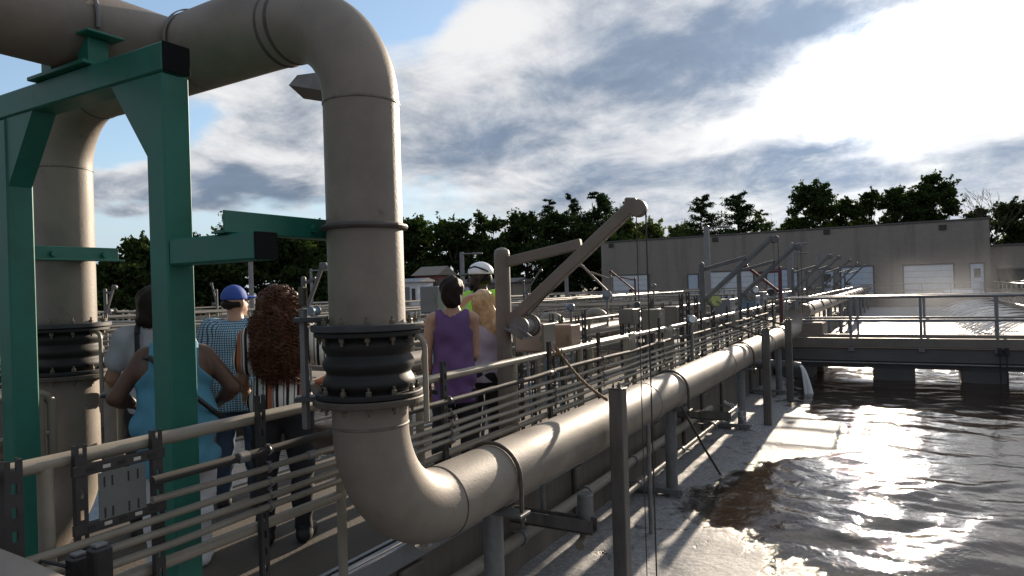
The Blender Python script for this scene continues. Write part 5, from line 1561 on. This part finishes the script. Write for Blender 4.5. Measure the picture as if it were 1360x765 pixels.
# 5 purple sleeveless top
t, hp, s, L, z, sh = person('person with short dark hair in a purple sleeveless top', 600, 5.40, YAW + .08, 1.69, .90, 'skin_light', top_m='cloth_purple', hem=.70, leg_m='cloth_black', loose=.02,
    arms={-1: ((.045, .0, -.29), (.0, .06, -.25), (-1, 0, .1)), 1: ((.0, .05, -.28), (-.05, .19, -.10), UPH)})
hair_part('hair', t, 'hair_brown', [ell(hp(0, -.02, .028), (.097, .108, .103)), ell(hp(0, -.05, -.04), (.082, .072, .07)), ell(hp(0, -.06, -.085), (.058, .05, .045))])
b = MB().lathe((-.232, .035, z(.815)), (0.02, .15, -1), [(.036, -.012), (.039, 0), (.036, .012)], 16)
o = bpy.data.objects.new('wristband', b.mesh('wristband', 'black')); link(o, t)
# 6 blonde, lilac top, arm raised
t, hp, s, L, z, sh = person('person with long blonde hair in pale lilac top raising an arm to the forehead', 640, 5.95, YAW - .1, 1.57, .95, 'skin_light', top_m='cloth_lilac', sleeve=.3, hem=.84, leg_m='cloth_black',
    head_turn=.35, arms={-1: ((.15, .06, .12), (-.13, .10, .12), (0, .2, 1)), 1: ((.06, .02, -.28), (-.02, .16, -.16), UPH)})
hair_part('hair', t, 'hair_blonde', [ell(hp(0, -.025, .03), (.097, .108, .10)), ell(hp(.01, -.06, -.10), (.098, .07, .12)), ell(hp(.03, -.085, -.24), (.09, .052, .10))], .04, .004, 90.)
rr = random.Random(6); roots = [(rr.uniform(0.0, PI), rr.uniform(-.02, .1), rr.uniform(.24, .40), rr.uniform(-.012, .012)) for _ in range(380)]
def fall(k, rt, f):
    a, z0, Ln, j = rt
    w = .10 * math.sqrt(max(.05, 1 - ((z0 - .03) / .105) ** 2))
    g = min(1, f * 2.2)
    x = (w + (.10 - w) * g) * math.cos(a) + .03 * f + j; y = -.03 - (w + (.07 - w) * g) * math.sin(a) - .03 * f
    p = hp(x, y, z0 - Ln * f); return Vector(p)
strands('loose_strands', t, 'hair_blonde', roots, fall, .0035, 10)
# 7 helmet and hi-vis vest
t, hp, s, L, z, sh = person('person in white climbing style helmet and yellow green safety vest', 640, 6.85, YAW + 2.35, 1.83, 1.10, 'skin_dark', top_m='hi_vis', hem=.82, leg_m='denim', loose=.03, sleeve=.25,
    head_turn=-.85, arms={-1: ((.07, .04, -.28), (-.02, .18, -.14), UPH), 1: ((.07, .04, -.28), (-.02, .18, -.14), UPH)})
part('helmet', blend_mesh('helmet', [ell(hp(0, -.01, .045), (.112, .135, .105))], .009, .02, .004, lambda G: hp(0, 0, .03)[2] - G[..., 2]), 'helmet_white', t)
part('helmet_visor', blend_mesh('helmet_visor', [ell(hp(0, .115, .028), (.082, .06, .012))], .007, .02), 'black', t)
for sx in (-1, 1):
    b = MB().tube([hp(sx * .072, .085, .085), hp(sx * .100, .03, .098), hp(sx * .111, -.04, .075), hp(sx * .098, -.09, .05)], .009, 6)
    o = bpy.data.objects.new('helmet_slot', b.mesh('helmet_slot', 'black')); link(o, t)
    b = MB().tube([hp(sx * .098, -.05, .02), hp(sx * .085, .01, -.05), hp(sx * .04, .05, -.115), hp(0, .055, -.125)], .008, 6)
    o = bpy.data.objects.new('chin_strap', b.mesh('chin_strap', 'black')); link(o, t)
hair_part('hair', t, 'hair_black', [ell(hp(0, -.03, -.005), (.092, .095, .07)), ell(hp(0, .05, -.07), (.062, .055, .05))])
for sx in (-1, 1):
    me = blend_mesh('vest_stripe', [ell((0, 0, z(1.23)), (.160 * 1.05, .115 * 1.05, z(.18))), rcone((-sh * .78, 0, z(1.345)), (sh * .78, 0, z(1.345)), .056 * s, .056 * s), ell((0, 0, z(1.06)), (.147, .113, z(.15)))], .009, .03, .036,
         lambda G: np.maximum(np.abs(G[..., 0] - sx * .105) - .026, np.maximum(G[..., 2] - z(1.40), z(.95) - G[..., 2])))
    part('vest_stripe', me, 'reflective', t)
